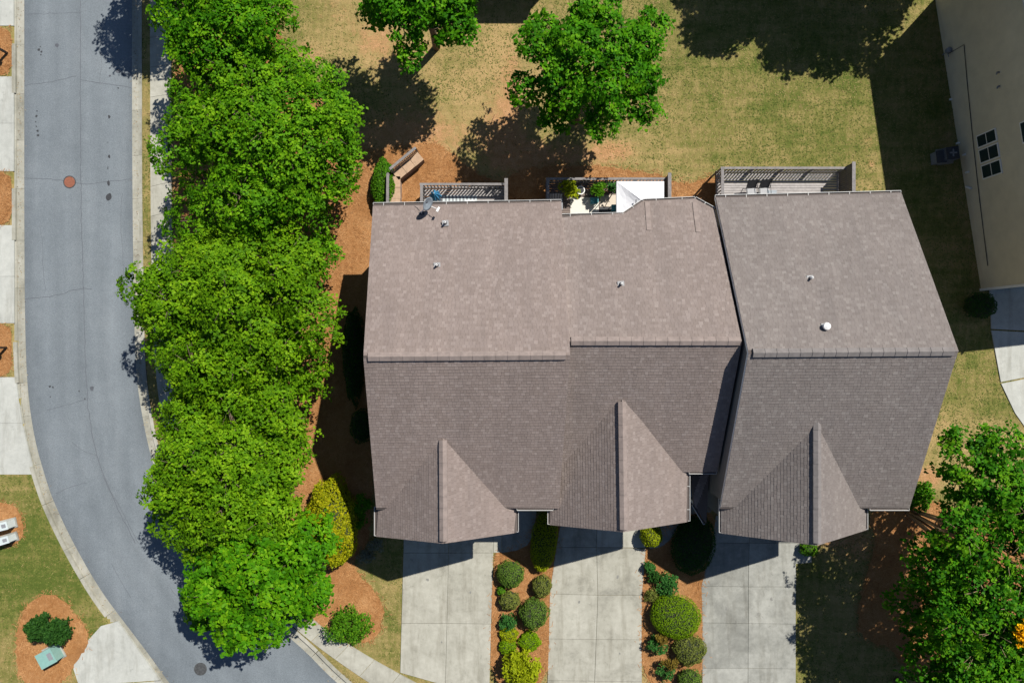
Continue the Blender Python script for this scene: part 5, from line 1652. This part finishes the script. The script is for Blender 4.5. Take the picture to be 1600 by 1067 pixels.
# ------------------------------------------------------------------ ground cover: grass blades, pine needles, litter
def blades(name, XY_, Z, length, width, lift, mat, label, cat, seed, tone=None):
    r = np.random.default_rng(seed)
    n = len(XY_)
    a = r.uniform(0, 2 * np.pi, n)
    l = length * r.uniform(0.6, 1.4, n)
    d = np.stack([np.cos(a), np.sin(a)], 1)
    p = np.stack([-d[:, 1], d[:, 0]], 1) * width * 0.5
    h0 = Z; h1 = Z + lift * r.uniform(0.2, 1.3, n)
    c0 = XY_ - d * l[:, None] * 0.5; c1 = XY_ + d * l[:, None] * 0.5
    V = np.stack([np.column_stack([c0 - p, h0]), np.column_stack([c0 + p, h0]), np.column_stack([c1 + p * 0.4, h1]), np.column_stack([c1 - p * 0.4, h1])], 1).reshape(-1, 3).astype(np.float32)
    me = bpy.data.meshes.new(name)
    me.vertices.add(4 * n); me.vertices.foreach_set('co', V.ravel())
    me.loops.add(4 * n); me.loops.foreach_set('vertex_index', np.arange(4 * n, dtype=np.int32))
    me.polygons.add(n); me.polygons.foreach_set('loop_start', np.arange(0, 4 * n, 4, dtype=np.int32))
    me.update(calc_edges=True)
    at = me.attributes.new('tone', 'FLOAT', 'FACE')
    at.data.foreach_set('value', np.asarray(r.random(n) if tone is None else tone, np.float32))
    me.materials.append(mat)
    return tag(link(name, me), label, cat, kind='stuff')
def blade_mat(name, a, b, c):
    m, ns, ls, bs = new_mat(name)
    tn = ns.new('ShaderNodeAttribute'); tn.attribute_name = 'tone'
    ls.new(ramp(ns, ls, tn.outputs['Fac'], [(0.1, a), (0.5, b), (0.9, c)]), bs.inputs['Base Color'])
    bs.inputs['Roughness'].default_value = 0.8
    bs.inputs['Specular IOR Level'].default_value = 0.1
    return m
M['blade_dry'] = blade_mat('dry_grass_blade', (0.18, 0.145, 0.052), (0.28, 0.215, 0.085), (0.37, 0.29, 0.13))
M['blade_green'] = blade_mat('green_grass_blade', (0.05, 0.085, 0.014), (0.11, 0.135, 0.03), (0.19, 0.20, 0.05))
M['needle'] = blade_mat('pine_needle', (0.26, 0.115, 0.04), (0.38, 0.185, 0.072), (0.48, 0.265, 0.12))
M['litter'] = blade_mat('leaf_litter', (0.10, 0.06, 0.03), (0.25, 0.16, 0.08), (0.45, 0.36, 0.2))
def cover():
    r = np.random.default_rng(99)
    n = 260000
    X = r.uniform(-32.5, 32.5, n); Y = r.uniform(-21.8, 21.8, n)
    ol = offset_line(RL, 0.72); orr = offset_line(RR, -0.72)
    bad = inside(X, Y, [tuple(p) for p in ol] + [tuple(p) for p in orr[::-1]])
    sw = [tuple(p) for p in SL] + [tuple(p) for p in SR[::-1]]
    bad |= inside(X, Y, sw)
    for h in HARD: bad |= inside(X, Y, h)
    for w_ in (walk1, walk2): bad |= inside(X, Y, [tuple(p) for p in g2(w_)])
    bad |= (X > -6.7) & (X < 20.8) & (Y > -9.0) & (Y < 7.2)
    bad |= (X > -7.2) & (X < 19) & (Y > -10.0) & (Y < -8.9)
    inb = np.zeros(n, bool); zb = np.zeros(n)
    for p, z in BEDS:
        k = inside(X, Y, p); inb |= k; zb = np.where(k, z, zb)
    g = ~bad & ~inb
    px = 800 + X * PX; py = 533.5 - Y * PX
    v = vnoise(X, Y, 1.3, 5) * 0.5 + vnoise(X, Y, 0.5, 6) * 0.35 + vnoise(X, Y, 4.0, 8) * 0.3
    v += 0.14 * np.exp(-(((px - 1230) / 200) ** 2 + ((py - 200) / 120) ** 2)) + 0.16 * np.exp(-(((px - 80) / 140) ** 2 + ((py - 890) / 140) ** 2)) - 0.12 * np.exp(-(((px - 740) / 120) ** 2 + ((py - 140) / 140) ** 2))
    soil = np.exp(-(((px - 630) / 110) ** 2 + ((py - 215) / 40) ** 2)) + np.exp(-(((px - 790) / 50) ** 2 + ((py - 205) / 95) ** 2)) + np.exp(-(((px - 900) / 120) ** 2 + ((py - 245) / 30) ** 2)) + np.exp(-(((px - 590) / 50) ** 2 + ((py - 60) / 40) ** 2)) + np.exp(-(((px - 1450) / 40) ** 2 + ((py - 745) / 28) ** 2))
    keep = r.random(n) > np.clip(soil * 1.1, 0, 0.92)
    gz = (vnoise(X, Y, 3.0, 1) - 0.5) * 0.05
    gr = g & keep & (v + r.normal(0, 0.10, n) > 0.60); dr_ = g & keep & ~gr & (r.random(n) < 0.85)
    P = np.stack([X, Y], 1)
    blades('green_grass', P[gr], gz[gr], 0.11, 0.035, 0.05, M['blade_green'], 'short green grass blades spread over the lawns', 'grass', 1)
    blades('dry_grass', P[dr_], gz[dr_], 0.10, 0.028, 0.035, M['blade_dry'], 'dry straw coloured grass mixed into the lawns', 'grass', 2)
    nb = ~bad & inb
    cl = vnoise(X, Y, 0.9, 12) * 0.6 + vnoise(X, Y, 0.35, 13) * 0.4
    blades('pine_needles', P[nb], zb[nb] + 0.002, 0.30, 0.024, 0.035, M['needle'], 'loose brown pine needles covering the beds', 'pine straw', 3, np.clip(cl[nb] * 0.9 + r.normal(0, 0.22, nb.sum()), 0, 1))
    # needles spilled past the bed edges
    pts = []
    zz = []
    for p, z in BEDS:
        q = np.array(p); m = len(q) * 5
        i = r.integers(0, len(q), m)
        pts.append(q[i] + r.normal(0, 0.16, (m, 2)))
    P2 = np.concatenate(pts)
    ok = np.ones(len(P2), bool)
    hd = np.zeros(len(P2), bool)
    for h in HARD: hd |= inside(P2[:, 0], P2[:, 1], h)
    z2 = np.where(hd, 0.052, 0.05)
    ok &= ~(hd & (r.random(len(P2)) < 0.8))
    ok &= ~inside(P2[:, 0], P2[:, 1], [tuple(p) for p in ol] + [tuple(p) for p in orr[::-1]])
    blades('spilled_pine_needles', P2[ok], z2[ok], 0.22, 0.03, 0.03, M['needle'], 'pine needles spilled over the edges of the beds', 'pine straw', 4)
    # leaf litter in the gutters
    G1 = np.array([tuple(p) for p in offset_line(RL, 0.3)]); G2 = np.array([tuple(p) for p in offset_line(RR, -0.3)])
    Q = np.concatenate([G1, G2]); Q = Q[np.abs(Q[:, 1]) < 23]
    i = r.integers(0, len(Q), 900)
    P3 = Q[i] + np.stack([r.normal(0, 0.16, 900), r.normal(0, 0.3, 900)], 1)
    blades('gutter_litter', P3, np.full(900, ROAD_Z + 0.016), 0.06, 0.035, 0.012, M['litter'], 'scattered leaf litter along the street gutters', 'leaf litter', 5)
cover()
